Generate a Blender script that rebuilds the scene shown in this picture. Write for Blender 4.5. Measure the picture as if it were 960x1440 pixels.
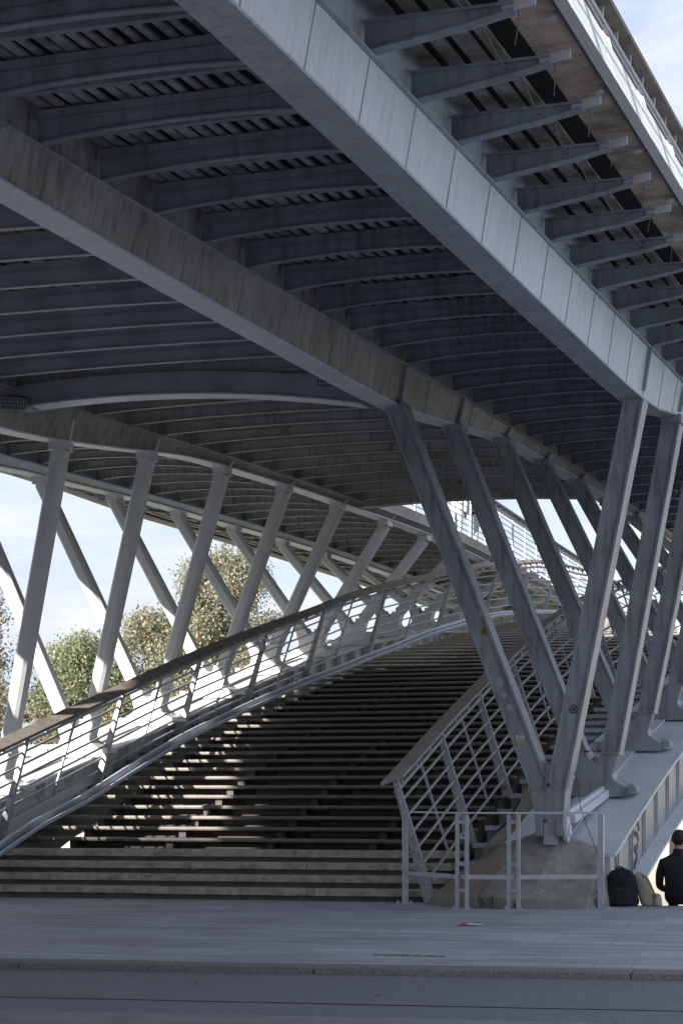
import bpy, bmesh, math, random
from mathutils import Vector, Matrix, noise
R = math.radians
random.seed(7)
scn = bpy.context.scene
for o in list(bpy.data.objects): bpy.data.objects.remove(o)
C = scn.collection
# ------------------------------------------------------------ camera
# world: X across the bridge, Y along the bridge (over the river), Z up; quay pavement at Z = 0
EYE = 1.352
cam = bpy.data.cameras.new('camera'); camo = bpy.data.objects.new('camera', cam); C.objects.link(camo)
camo.location = (0, 0, EYE); camo.rotation_euler = (R(90), 0, 0.3234)
cam.sensor_fit = 'VERTICAL'; cam.sensor_height = 36; cam.sensor_width = 24; cam.lens = 70
cam.shift_y = (1112-720)/1440; cam.clip_start = .1; cam.clip_end = 4000
scn.camera = camo
scn.render.resolution_x = 682; scn.render.resolution_y = 1024
# ------------------------------------------------------------ light
SUNV = Vector((1.24, 2.35, -1.0)).normalized()        # direction in which sunlight travels
elev = math.asin(-SUNV.z); az = math.atan2(-SUNV.x, -SUNV.y)
w = bpy.data.worlds.new('World'); scn.world = w; w.use_nodes = True
nt = w.node_tree; N = nt.nodes; L = nt.links
bg = N['Background']; sky = N.new('ShaderNodeTexSky'); sky.sky_type = 'NISHITA'; sky.sun_disc = False
sky.sun_elevation = elev; sky.sun_rotation = az; sky.air_density = 1.0; sky.dust_density = 1.2; sky.ozone_density = 1.5
tc = N.new('ShaderNodeTexCoord'); mp = N.new('ShaderNodeMapping'); mp.inputs['Scale'].default_value = (1, 1, 3.6)
ns = N.new('ShaderNodeTexNoise'); ns.inputs['Scale'].default_value = 3.2; ns.inputs['Detail'].default_value = 7; ns.inputs['Roughness'].default_value = .55
cr = N.new('ShaderNodeValToRGB'); cr.color_ramp.elements[0].position = .42; cr.color_ramp.elements[1].position = .78
cr.color_ramp.elements[0].color = (.84, .84, .84, 1); cr.color_ramp.elements[1].color = (.99, .99, .99, 1)
mx = N.new('ShaderNodeMixRGB'); mx.inputs[2].default_value = (1.8, 2.0, 2.5, 1)
L.new(tc.outputs['Generated'], mp.inputs[0]); L.new(mp.outputs[0], ns.inputs[0]); L.new(ns.outputs[0], cr.inputs[0])
L.new(cr.outputs[0], mx.inputs[0]); L.new(sky.outputs[0], mx.inputs[1])
ns2 = N.new('ShaderNodeTexNoise'); ns2.inputs['Scale'].default_value = 8; ns2.inputs['Detail'].default_value = 8; ns2.inputs['Roughness'].default_value = .6; ns2.inputs['Distortion'].default_value = .4
cr2 = N.new('ShaderNodeValToRGB'); cr2.color_ramp.elements[0].position = .43; cr2.color_ramp.elements[1].position = .66; cr2.color_ramp.elements[1].color = (.8, .8, .8, 1)
mx2 = N.new('ShaderNodeMixRGB'); mx2.inputs[2].default_value = (2.9, 2.9, 3.05, 1)
L.new(mp.outputs[0], ns2.inputs[0]); L.new(ns2.outputs[0], cr2.inputs[0]); L.new(cr2.outputs[0], mx2.inputs[0]); L.new(mx.outputs[0], mx2.inputs[1]); L.new(mx2.outputs[0], bg.inputs[0])
bg.inputs[1].default_value = .12
sun = bpy.data.lights.new('sun', 'SUN'); sun.energy = 4.2; sun.angle = R(.6); sun.color = (1, .95, .87)
so = bpy.data.objects.new('sun', sun); C.objects.link(so); so.rotation_euler = SUNV.to_track_quat('-Z', 'Y').to_euler()
so.location = (0, -30, 60)
scn.view_settings.view_transform = 'Standard'; scn.view_settings.look = 'None'
scn.view_settings.exposure = 1.6; scn.view_settings.gamma = 1

# ------------------------------------------------------------ materials
def mat(name, col, rough=.6, metal=0, n=None, bump=0, bscale=20, streak=0, col2=None, coord='Object', spec=.5):
    """n=(scale, amount): mottling of the base colour; streak: vertical dirt runs; col2: second paint/dirt colour"""
    m = bpy.data.materials.new(name); m.use_nodes = True
    t = m.node_tree; nd = t.nodes; lk = t.links; b = nd['Principled BSDF']
    b.inputs['Roughness'].default_value = rough; b.inputs['Metallic'].default_value = metal
    b.inputs['Specular IOR Level'].default_value = spec
    g = nd.new('ShaderNodeNewGeometry')
    col2 = col2 or tuple(c*.45 for c in col)
    src = None
    if n:
        a = nd.new('ShaderNodeTexNoise'); a.inputs['Scale'].default_value = n[0]; a.inputs['Detail'].default_value = 8; a.inputs['Roughness'].default_value = .65
        lk.new(g.outputs['Position'], a.inputs[0])
        r = nd.new('ShaderNodeValToRGB'); r.color_ramp.elements[0].position = .38; r.color_ramp.elements[1].position = .72
        lk.new(a.outputs[0], r.inputs[0])
        k = nd.new('ShaderNodeMath'); k.operation = 'MULTIPLY'; k.inputs[1].default_value = n[1]; lk.new(r.outputs[0], k.inputs[0]); src = k
    if streak:
        mpn = nd.new('ShaderNodeMapping'); mpn.inputs['Scale'].default_value = (9, 9, .55); lk.new(g.outputs['Position'], mpn.inputs[0])
        a2 = nd.new('ShaderNodeTexNoise'); a2.inputs['Scale'].default_value = 1.6; a2.inputs['Detail'].default_value = 6; lk.new(mpn.outputs[0], a2.inputs[0])
        r2 = nd.new('ShaderNodeValToRGB'); r2.color_ramp.elements[0].position = .48; r2.color_ramp.elements[1].position = .75; lk.new(a2.outputs[0], r2.inputs[0])
        k2 = nd.new('ShaderNodeMath'); k2.operation = 'MULTIPLY'; k2.inputs[1].default_value = streak; lk.new(r2.outputs[0], k2.inputs[0])
        if src:
            s = nd.new('ShaderNodeMath'); s.operation = 'ADD'; s.use_clamp = True; lk.new(src.outputs[0], s.inputs[0]); lk.new(k2.outputs[0], s.inputs[1]); src = s
        else: src = k2
    if src:
        mm = nd.new('ShaderNodeMixRGB'); mm.inputs[1].default_value = (*col, 1); mm.inputs[2].default_value = (*col2, 1)
        lk.new(src.outputs[0], mm.inputs[0]); lk.new(mm.outputs[0], b.inputs['Base Color'])
    else: b.inputs['Base Color'].default_value = (*col, 1)
    if bump:
        a3 = nd.new('ShaderNodeTexNoise'); a3.inputs['Scale'].default_value = bscale; a3.inputs['Detail'].default_value = 6
        lk.new(g.outputs['Position'], a3.inputs[0])
        bp = nd.new('ShaderNodeBump'); bp.inputs['Strength'].default_value = bump; bp.inputs['Distance'].default_value = .02
        lk.new(a3.outputs[0], bp.inputs['Height']); lk.new(bp.outputs[0], b.inputs['Normal'])
    return m
STEEL = mat('steel_paint', (.38, .42, .47), .5, n=(2.2, .45), streak=.5, bump=.08, bscale=6, col2=(.17, .18, .19))
STRUT = mat('strut_paint', (.31, .34, .37), .42, n=(2.0, .6), streak=.75, bump=.06, bscale=8, col2=(.15, .155, .16))
PALE = mat('pale_lit_paint', (.60, .66, .73), .45, n=(1.1, .4), streak=.45, bump=.08, bscale=4, col2=(.36, .39, .43))  # steel paled for sky light on the outer girder and bounce on flanges
WARM = mat('weathered_paint', (.36, .345, .33), .55, n=(1.0, .7), streak=.8, bump=.1, bscale=5, col2=(.15, .135, .12))
RIBM = mat('beam_paint', (.26, .305, .36), .5, n=(3.0, .6), streak=.6, bump=.1, bscale=8, col2=(.12, .12, .125))
BEAMB = mat('beam_blue', (.38, .42, .475), .5, n=(2.0, .5), bump=.06, bscale=6, col2=(.10, .105, .115))
PLANKU = mat('deck_underside_boards', (.42, .43, .44), .8, n=(3.2, 1.0), bump=.3, bscale=10, col2=(.06, .045, .035))
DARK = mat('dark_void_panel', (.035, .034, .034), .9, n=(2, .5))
ROTTEN = mat('stained_plywood', (.52, .42, .34), .85, n=(2.2, 1.0), bump=.25, bscale=6, col2=(.12, .09, .07))
WOODR = mat('grey_handrail_wood', (.40, .375, .35), .75, n=(5, .8), bump=.3, bscale=30, col2=(.20, .18, .165))
WOOD = mat('grey_weathered_wood', (.24, .21, .185), .8, n=(5, .8), bump=.3, bscale=30, col2=(.085, .07, .058))
TREADM = mat('dark_tread', (.22, .20, .18), .45, n=(5, .8), bump=.4, bscale=35, col2=(.14, .125, .11))
RISER = mat('riser_plate', (.10, .09, .08), .7, n=(2, .6), bump=.1, col2=(.03, .028, .026))
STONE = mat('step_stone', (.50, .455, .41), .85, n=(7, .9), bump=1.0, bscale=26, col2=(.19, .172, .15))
CONC = mat('plinth_concrete', (.34, .33, .31), .85, n=(2.6, 1.0), bump=.6, bscale=18, col2=(.17, .165, .155), streak=.3)
CONCB = mat('brown_concrete', (.30, .265, .23), .85, n=(2, .9), bump=.5, bscale=18, col2=(.17, .15, .13))
GALV = mat('galvanised_steel', (.50, .53, .57), .4, metal=.15, n=(9, .5), bump=.05)
RAILM = mat('railing_steel', (.40, .42, .45), .42, metal=.25, n=(6, .5), bump=.05, col2=(.2, .19, .18))
ASPH = mat('asphalt', (.195, .218, .262), .8, n=(22, .7), bump=1, bscale=90, col2=(.105, .11, .12))
ASPL = mat('pale_asphalt', (.22, .235, .26), .85, n=(5, .6), bump=.6, bscale=70)
KERB = mat('kerb_granite', (.22, .215, .21), .8, n=(40, .8), bump=.7, bscale=60, col2=(.07, .068, .066))
FARW = mat('far_quay_stone', (.42, .39, .33), .85, n=(.5, .7), streak=.4, col2=(.27, .25, .21))
BLACKC = mat('black_cloth', (.010, .012, .018), .85, n=(9, .5), bump=.5, bscale=25, col2=(.018, .02, .028))
BEIGEC = mat('beige_cloth', (.42, .36, .29), .85, n=(8, .5), bump=.4, bscale=25, col2=(.3, .25, .2))
SKIN = mat('skin', (.45, .28, .21), .55, n=(10, .2))
HAIR = mat('dark_hair', (.018, .014, .012), .6, n=(60, .6), bump=.8, bscale=90)
WHITEP = mat('white_cloth', (.7, .7, .7), .8)
BARK = mat('bark', (.14, .12, .10), .9, n=(4, .6), bump=.6, bscale=8)
INK = mat('black_ink', (.012, .012, .014), .6)
BLUEI = mat('blue_ink', (.02, .03, .22), .5)
REDI = mat('red_ink', (.5, .05, .03), .6)
ORI = mat('orange_sticker', (.5, .24, .07), .6)
GRI = mat('green_sticker', (.02, .16, .09), .6)
YEL = mat('yellow_sticker', (.5, .42, .08), .6)
WHI = mat('white_sticker', (.6, .6, .6), .6)

def pave_mat():
    m = mat('granite_paving', (.46, .505, .585), .75, n=(.9, 1.0), bump=0, col2=(.30, .315, .345))
    t = m.node_tree; nd = t.nodes; lk = t.links; b = nd['Principled BSDF']
    g = nd.new('ShaderNodeNewGeometry'); mp = nd.new('ShaderNodeMapping'); mp.inputs['Rotation'].default_value = (0, 0, -R(7.2))
    lk.new(g.outputs['Position'], mp.inputs[0])
    br = nd.new('ShaderNodeTexBrick'); br.inputs['Scale'].default_value = 1; br.inputs['Brick Width'].default_value = .82; br.inputs['Row Height'].default_value = .155
    br.inputs['Mortar Size'].default_value = .007; br.inputs['Mortar Smooth'].default_value = .2; br.offset = .37
    br.inputs['Color1'].default_value = (1, 1, 1, 1); br.inputs['Color2'].default_value = (.72, .73, .74, 1); br.inputs['Mortar'].default_value = (.5, .5, .5, 1)
    lk.new(mp.outputs[0], br.inputs[0])
    old = b.inputs['Base Color'].links[0].from_socket
    mul = nd.new('ShaderNodeMixRGB'); mul.blend_type = 'MULTIPLY'; mul.inputs[0].default_value = .8
    lk.new(old, mul.inputs[1]); lk.new(br.outputs[0], mul.inputs[2])
    s2 = nd.new('ShaderNodeTexNoise'); s2.inputs['Scale'].default_value = 45; s2.inputs['Detail'].default_value = 4; lk.new(g.outputs['Position'], s2.inputs[0])
    mul2 = nd.new('ShaderNodeMixRGB'); mul2.blend_type = 'OVERLAY'; mul2.inputs[0].default_value = .55; lk.new(mul.outputs[0], mul2.inputs[1]); lk.new(s2.outputs[0], mul2.inputs[2])
    mp3 = nd.new('ShaderNodeMapping'); mp3.inputs['Scale'].default_value = (.5, 13, 1); lk.new(mp.outputs[0], mp3.inputs[0])
    s3 = nd.new('ShaderNodeTexNoise'); s3.inputs['Scale'].default_value = 1; s3.inputs['Detail'].default_value = 5; lk.new(mp3.outputs[0], s3.inputs[0])
    r3 = nd.new('ShaderNodeValToRGB'); r3.color_ramp.elements[0].position = .36; r3.color_ramp.elements[0].color = (.55, .55, .56, 1); r3.color_ramp.elements[1].position = .56; lk.new(s3.outputs[0], r3.inputs[0])
    mul3 = nd.new('ShaderNodeMixRGB'); mul3.blend_type = 'MULTIPLY'; mul3.inputs[0].default_value = .75; lk.new(mul2.outputs[0], mul3.inputs[1]); lk.new(r3.outputs[0], mul3.inputs[2])
    lk.new(mul3.outputs[0], b.inputs['Base Color'])
    bp = nd.new('ShaderNodeBump'); bp.inputs['Strength'].default_value = .6; bp.inputs['Distance'].default_value = .01
    ad = nd.new('ShaderNodeMath'); ad.operation = 'MULTIPLY'; lk.new(br.outputs[0], ad.inputs[0]); lk.new(s2.outputs[0], ad.inputs[1])
    lk.new(ad.outputs[0], bp.inputs['Height']); lk.new(bp.outputs[0], b.inputs['Normal'])
    return m
PAVE = pave_mat()
WHITE = mat('sunlit_steel_paint', (.62, .63, .63), .45, n=(1.2, .35), streak=.3, bump=.06, bscale=8, col2=(.45, .45, .44))  # bridge steel whitened on the left side to stand for direct sun
def water_mat():
    m = bpy.data.materials.new('river_water'); m.use_nodes = True; nd = m.node_tree.nodes; lk = m.node_tree.links; b = nd['Principled BSDF']
    b.inputs['Base Color'].default_value = (.13, .13, .09, 1); b.inputs['Roughness'].default_value = .12
    g = nd.new('ShaderNodeNewGeometry'); a = nd.new('ShaderNodeTexNoise'); a.inputs['Scale'].default_value = 1.6; a.inputs['Detail'].default_value = 5
    mp = nd.new('ShaderNodeMapping'); mp.inputs['Scale'].default_value = (1, 1.6, 1); lk.new(g.outputs['Position'], mp.inputs[0]); lk.new(mp.outputs[0], a.inputs[0])
    bp = nd.new('ShaderNodeBump'); bp.inputs['Strength'].default_value = .7; bp.inputs['Distance'].default_value = .12
    lk.new(a.outputs[0], bp.inputs['Height']); lk.new(bp.outputs[0], b.inputs['Normal']); return m
WATER = water_mat()
def leaf_mat(name, ca, cb, cc):
    m = bpy.data.materials.new(name); m.use_nodes = True; nd = m.node_tree.nodes; lk = m.node_tree.links; b = nd['Principled BSDF']
    b.inputs['Roughness'].default_value = .5; g = nd.new('ShaderNodeNewGeometry')
    r = nd.new('ShaderNodeValToRGB'); r.color_ramp.elements[0].color = (*ca, 1); r.color_ramp.elements[1].color = (*cb, 1); r.color_ramp.elements[1].position = .8
    e = r.color_ramp.elements.new(.93); e.color = (*cc, 1)
    lk.new(g.outputs['Random Per Island'], r.inputs[0]); lk.new(r.outputs[0], b.inputs['Base Color'])
    tr = nd.new('ShaderNodeBsdfTranslucent'); lk.new(r.outputs[0], tr.inputs[0]); ms = nd.new('ShaderNodeMixShader'); ms.inputs[0].default_value = .45
    out = nd['Material Output']; lk.new(b.outputs[0], ms.inputs[1]); lk.new(tr.outputs[0], ms.inputs[2]); lk.new(ms.outputs[0], out.inputs[0]); return m
LEAFG = leaf_mat('leaves_green', (.15, .185, .10), (.33, .36, .23), (.40, .34, .22))
LEAFP = leaf_mat('leaves_pale', (.18, .19, .13), (.38, .39, .29), (.46, .34, .22))
LEAFO = leaf_mat('leaves_orange', (.14, .16, .10), (.34, .31, .22), (.48, .27, .13))
def panel_mat():
    m = bpy.data.materials.new('white_translucent_panel'); m.use_nodes = True; nd = m.node_tree.nodes; lk = m.node_tree.links; b = nd['Principled BSDF']
    b.inputs['Base Color'].default_value = (.82, .84, .86, 1); b.inputs['Roughness'].default_value = .4
    tr = nd.new('ShaderNodeBsdfTranslucent'); tr.inputs[0].default_value = (.85, .88, .9, 1); ms = nd.new('ShaderNodeMixShader'); ms.inputs[0].default_value = .65
    lk.new(b.outputs[0], ms.inputs[1]); lk.new(tr.outputs[0], ms.inputs[2]); lk.new(ms.outputs[0], nd['Material Output'].inputs[0]); return m
PANEL = panel_mat()

# ------------------------------------------------------------ helpers
class MB:
    def __init__(s): s.v = []; s.f = []
    def add(s, vs, fs):
        o = len(s.v); s.v += [tuple(p) for p in vs]; s.f += [tuple(i+o for i in f) for f in fs]; return s
    def loft(s, rings, closed=True, caps=True):
        n = len(rings[0]); vs = [p for r in rings for p in r]; fs = []
        for i in range(len(rings)-1):
            for j in range(n if closed else n-1):
                k = (j+1) % n; fs.append((i*n+j, i*n+k, (i+1)*n+k, (i+1)*n+j))
        if caps and closed:
            fs.append(tuple(range(n-1, -1, -1))); fs.append(tuple((len(rings)-1)*n+j for j in range(n)))
        return s.add(vs, fs)
    def box(s, x0, x1, y0, y1, z0, z1):
        return s.loft([[(x0, y0, z0), (x1, y0, z0), (x1, y1, z0), (x0, y1, z0)], [(x0, y0, z1), (x1, y0, z1), (x1, y1, z1), (x0, y1, z1)]])
    def bar(s, p0, p1, prof, side=None, prof1=None):
        """extrude 2-D profile (a along 'side', b along side x dir) from p0 to p1"""
        p0, p1 = Vector(p0), Vector(p1); d = (p1-p0).normalized()
        sd = Vector(side) if side else Vector((1, 0, 0)); sd = (sd-d*sd.dot(d)).normalized(); u = sd.cross(d).normalized()
        q = prof1 or prof
        return s.loft([[p0+sd*a+u*b for a, b in prof], [p1+sd*a+u*b for a, b in q]])
    def tube(s, pts, r, n=8):
        pts = [Vector(p) for p in pts]; rings = []
        for i, p in enumerate(pts):
            d = (pts[min(i+1, len(pts)-1)]-pts[max(i-1, 0)]).normalized()
            a = d.cross(Vector((0, 0, 1))); a = a.normalized() if a.length > 1e-3 else Vector((1, 0, 0)); b = a.cross(d)
            rings.append([p+(a*math.cos(2*math.pi*k/n)+b*math.sin(2*math.pi*k/n))*r for k in range(n)])
        return s.loft(rings)
    def build(s, name, m, parent=None, smooth=False, bevel=0):
        me = bpy.data.meshes.new(name); me.from_pydata(s.v, [], s.f)
        bm = bmesh.new(); bm.from_mesh(me); bmesh.ops.recalc_face_normals(bm, faces=bm.faces)
        if bevel: bmesh.ops.bevel(bm, geom=[e for e in bm.edges if len(e.link_faces) == 2 and e.calc_face_angle(0) > .6], offset=bevel, segments=1, affect='EDGES', clamp_overlap=True)
        bm.to_mesh(me); bm.free(); me.update()
        if smooth:
            for p in me.polygons: p.use_smooth = True
        me.materials.append(m); o = bpy.data.objects.new(name, me); C.objects.link(o)
        if parent: o.parent = parent; o.matrix_parent_inverse = parent.matrix_world.inverted() if False else Matrix.Translation(-Vector(parent['origin'])) if 'origin' in parent.keys() else Matrix.Identity(4)
        return o
def rect(w_, h_): return [(-w_/2, -h_/2), (w_/2, -h_/2), (w_/2, h_/2), (-w_/2, h_/2)]
def tag(o, label, cat, group=None, kind=None):
    if label: o['label'] = label
    if cat: o['category'] = cat
    if group: o['group'] = group
    if kind: o['kind'] = kind
    return o
def thing(name, label, cat, group=None, loc=(0, 0, 0)):
    o = bpy.data.objects.new(name, None); C.objects.link(o); o.location = loc; o.empty_display_size = .3
    o['origin'] = tuple(loc); tag(o, label, cat, group); return o
def part(name, parent):                      # an empty part that carries sub-parts
    o = bpy.data.objects.new(name, None); C.objects.link(o); o.parent = parent
    org = parent['origin']; o.matrix_parent_inverse = Matrix.Translation(-Vector(org)); o['origin'] = (0, 0, 0); return o
def lerp_tab(tab):
    def f(s):
        if s <= tab[0][0]:
            a, b = tab[0], tab[1]
        elif s >= tab[-1][0]:
            a, b = tab[-2], tab[-1]; 
        else:
            for a, b in zip(tab, tab[1:]):
                if a[0] <= s <= b[0]: break
            i = tab.index(a); p0 = tab[max(i-1, 0)]; p3 = tab[min(i+2, len(tab)-1)]
            u = (s-a[0])/(b[0]-a[0]); m0 = (b[1]-p0[1])/(b[0]-p0[0])*(b[0]-a[0]); m1 = (p3[1]-a[1])/(p3[0]-a[0])*(b[0]-a[0])
            return (2*u**3-3*u*u+1)*a[1]+(u**3-2*u*u+u)*m0+(-2*u**3+3*u*u)*b[1]+(u**3-u*u)*m1
        return a[1]+(b[1]-a[1])*(s-a[0])/(b[0]-a[0])
    return f
def frange(a, b, st):
    r = []; x = a
    while x < b-1e-6: r.append(x); x += st
    r.append(b); return r
# longitudinal curves (metres), s = distance along the bridge
ZB = lerp_tab([(-6, 5.5), (8, 5.72), (12, 5.79), (15, 5.83), (19, 5.90), (23, 6.00), (25.5, 6.22), (28.2, 6.50), (30.8, 6.60), (33.5, 6.68), (36.1, 6.71), (40, 6.76), (46, 6.80), (56, 6.78), (64, 6.74), (90, 6.2)])
ZF = lerp_tab([(-6, 5.6), (10, 6.06), (13.4, 6.16), (17.4, 6.28), (21.2, 6.40), (24, 6.50), (28.2, 6.63), (33.5, 6.75), (36, 6.79), (40, 6.83), (46, 6.87), (56, 6.85), (64, 6.82), (90, 6.4)])
KD = lambda s: 1-.42*max(0, min(1, (s-33)/4))
ZSTAIR = lerp_tab([(22.6, .13), (24.2, .585), (25.5, 1.0), (26.8, 1.42), (28.2, 1.84), (29.7, 2.22), (32.7, 2.85), (35.7, 3.46), (39, 4.08), (42.3, 4.68), (45.4, 5.18), (50, 5.75), (54, 6.05), (58, 6.2), (62, 6.25), (90, 5.9)])
ZLB = lerp_tab([(20.5, -.1), (22, .29), (24, .79), (26.8, 1.47), (29.7, 2.17), (32.7, 2.83), (35.7, 3.45), (37.9, 3.96), (40.75, 4.55), (43.5, 5.06), (46.2, 5.41), (49.2, 5.78), (52.6, 6.03), (58, 6.25), (90, 5.9)])
ZAR = lerp_tab([(22, .40), (23.1, .70), (25.54, 1.36), (28.2, 2.00), (30.8, 2.52), (33.5, 3.06), (36, 3.56), (39, 4.1), (42, 4.58), (46, 5.1), (52, 5.6), (60, 5.9), (90, 5.6)])
ZAL = lerp_tab([(22, .78), (24.5, 1.38), (27.1, 1.93), (29.8, 2.5), (32.4, 3.05), (35, 3.6), (37.7, 4.1), (40.3, 4.52), (43, 4.9), (46, 5.25), (52, 5.65), (60, 5.9), (90, 5.6)])
TG3 = lambda s: -6.88; TG4 = lambda s: -3.95
TA2 = lerp_tab([(-6, -12.45), (24.5, -12.23), (29.8, -12.0), (35, -11.83), (40.3, -11.68), (48, -11.9), (56, -12.2), (64, -12.4)])   # arm heads
TG2 = lambda s: TA2(s)-.19
TG1 = lerp_tab([(-6, -15.6), (29.8, -15.4), (35, -15.22), (43, -15.0), (64, -15.0)])
S_OPEN = 36.2
S0, SE = -6.0, 86.0

# ------------------------------------------------------------ setting
def struct(name, mb, m, label=None, smooth=False):
    o = mb.build(name, m, smooth=smooth); o['kind'] = 'structure'; return o
Q = .128                                          # the quay runs slightly askew to the bridge
def qy(x, y0): return y0+Q*(x+5)                   # y of a quay-parallel line that passes y0 at x=-5
def strip(x0, x1, ya, yb, z0, z1):
    m = MB(); xs = (x0, x1)
    m.loft([[(x, qy(x, ya), z0), (x, qy(x, yb), z0), (x, qy(x, yb), z1), (x, qy(x, ya), z1)] for x in xs]); return m
pm = strip(-90, 60, 14.72, 23.28, -3.2, 0); pm.box(-90, -6.60, 22, 25.2, -3.2, -.004)
struct('promenade', pm, PAVE)
struct('road', strip(-90, 60, -8, 14.42, -3.2, -.055), ASPH)
struct('road_patch', strip(-90, 60, -4, 11.55, -.05, -.049), ASPL)
k = MB(); x = -90
while x < 60:
    ln = 2.45+random.uniform(-.1, .1)
    k.loft([[(xx, qy(xx, 14.42)+.0, -.3), (xx, qy(xx, 14.715), -.3), (xx, qy(xx, 14.715), .002), (xx, qy(xx, 14.50), .002), (xx, qy(xx, 14.44), -.012), (xx, qy(xx, 14.42), -.05)] for xx in (x+.006, x+ln-.006)]); x += ln
struct('kerb', k, KERB)
# road seam
m = MB(); pts = []
for i in range(200):
    xx = -20+i*.15; pts.append((xx, qy(xx, 12.33)+noise.noise((xx*1.5, 0, 0))*.02, .012+.006*noise.noise((xx*6, 3, 0))))
m.loft([[(a, b-c, -.053), (a, b+c, -.053), (a, b+c, -.0515), (a, b-c, -.0515)] for a, b, c in pts])
struct('road_joint', m, mat('tar', (.012, .012, .013), .7))
wm = MB(); wm.add([(-600, 20, -2.6), (600, 20, -2.6), (600, 900, -2.6), (-600, 900, -2.6)], [(0, 1, 2, 3)])
struct('river', wm, WATER)
# far bank: lower quay, wall, upper ground
fb = MB(); fb.box(-400, 400, 118, 900, -6, 3.2); struct('far_bank', fb, mat('far_ground', (.2, .19, .16), .9, n=(.3, .5)))
fw = MB(); fw.box(-400, 400, 116.6, 117.9, -6, 3.6); fw.box(-400, 400, 116.3, 117.95, 3.61, 4.35)
for i in range(30):
    xx = -300+i*20; fw.box(xx, xx+1.2, 116.1, 116.59, -6, 3.6)
tag(fw.build('quay_wall', FARW), 'long pale stone quay wall along the far side of the river', 'wall')
# near embankment, and an unseen house added behind the camera, sized to shade the quay
ew = MB(); ew.box(-90, 60, -14.5, -13.0, -.5, 4.6); ew.box(-90, 60, -14.6, -12.8, 4.61, 5.2)
tag(ew.build('embankment_wall', FARW), 'tall stone embankment wall behind the road', 'wall')
ug = MB(); ug.box(-90, 60, -90, -14.6, -3, 5.1); struct('upper_street', ug, ASPL)
def house(x0, x1, h):
    t = thing('shading_house', 'long tall stone house, unseen, added above the embankment wall to shade the quay', 'building', loc=(x0, -26, 5.2))
    b = MB(); b.box(x0, x1, -40, -26, 5.2, h-3); b.build('wall', FARW, t)
    r = MB(); r.loft([[(x0-.3, -40.3, h-2.99), (x1+.3, -40.3, h-2.99), (x1+.3, -25.7, h-2.99), (x0-.3, -25.7, h-2.99)], [(x0+2, -36, h), (x1-2, -36, h), (x1-2, -30, h), (x0+2, -30, h)]]); r.build('roof', mat('zinc', (.2, .22, .25), .5), t)
    fl = MB(); n = int((x1-x0)/3)
    for i in range(n):
        for j in range(4): fl.box(x0+1+i*3, x0+2.2+i*3, -26.0, -25.93, 7+j*4.2, 9.2+j*4.2)
    fl.build('window', mat('window_glass', (.03, .035, .04), .1), t)
house(-110, -34, 24.1)

# ------------------------------------------------------------ the footbridge
bridge = thing('footbridge', 'grey steel arch footbridge on V shaped struts seen from below over the stairs', 'bridge')
ZB4 = lambda s: ZB(s)-.10*max(0, min(1, (27-s)/3))
def girder(tf, side, s0, s1, name='girder', m=STEEL, mlow=None, ZB=None):
    ZB = ZB or globals()['ZB']
    """side=+1: inclined outer web faces +x"""
    g = part(name, bridge) if False else None
    SS = frange(s0, s1, 1.0)
    a = MB()                                                # lower box with inclined outer web
    for_s = [[(tf(s)+side*0, s, ZF(s)), (tf(s)-side*.08, s, ZB(s)), (tf(s)-side*.30, s, ZB(s)), (tf(s)-side*.42, s, ZF(s))] for s in SS]
    a.loft(for_s); low = a.build(name, m, bridge)
    b = MB()                                                # bottom flange plate, slightly proud
    b.loft([[(tf(s)-side*.05, s, ZB(s)-.003), (tf(s)-side*.33, s, ZB(s)-.003), (tf(s)-side*.33, s, ZB(s)-.025), (tf(s)-side*.05, s, ZB(s)-.025)] for s in SS]); b.build('flange', mlow or STEEL, low)
    c = MB()                                                # flange lip at rib level + upper web
    c.loft([[(tf(s)+side*.035, s, ZF(s)+.002), (tf(s)-side*.455, s, ZF(s)+.002), (tf(s)-side*.455, s, ZF(s)+.02), (tf(s)+side*.035, s, ZF(s)+.02)] for s in SS]); c.build('lip', STEEL, low)
    d = MB()
    d.loft([[(tf(s)-side*.07, s, ZF(s)+.022), (tf(s)-side*.35, s, ZF(s)+.022), (tf(s)-side*.38, s, ZF(s)+.40*KD(s)), (tf(s)-side*.04, s, ZF(s)+.40*KD(s))] for s in SS]); d.build('upper_web', m, low)
    return low
def seams(low, tf, side, stations, m, stuff=False, ZB=None):
    ZB = ZB or globals()['ZB']
    acc = MB()
    for s in stations:
        if s < 8: continue
        a = acc if stuff else MB()
        zt, zb = ZF(s)-.001, ZB(s)+.001
        a.bar((tf(s)+side*.003, s, zt), (tf(s)-side*.08+side*.003, s, zb), rect(.008, .007), (1, 0, 0))
        if not stuff: a.build('weld_seam', m, low)
    if stuff: acc.build('weld_seam', m, low)['kind'] = 'stuff'
G4g = girder(TG4, 1, S0, SE, m=PALE, ZB=ZB4); G3g = girder(TG3, 1, S0, SE, m=WARM, mlow=PALE)
G2g = girder(TG2, -1, S0, SE, m=WARM, mlow=PALE); G1g = girder(TG1, -1, S0, SE, m=STEEL, mlow=PALE)
ST = [12.36+i*1.06 for i in range(-4, 46)]
SEAM = mat('seam', (.36, .38, .40), .7)
ST = [s for s in ST if s < 62]
seams(G4g, TG4, 1, ST, SEAM, ZB=ZB4); seams(G3g, TG3, 1, ST, SEAM); seams(G2g, lambda s: TG2(s)+.36, 1, [q for q in ST if q > 22], SEAM, True)
WARMB = mat('bounce_lit_beam_paint', (.42, .42, .42), .55, n=(1.5, .6), streak=.7, bump=.1, bscale=5, col2=(.20, .185, .17))  # beams lightened to stand for bounce off sunlit water and stair, grime mottled in
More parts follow.
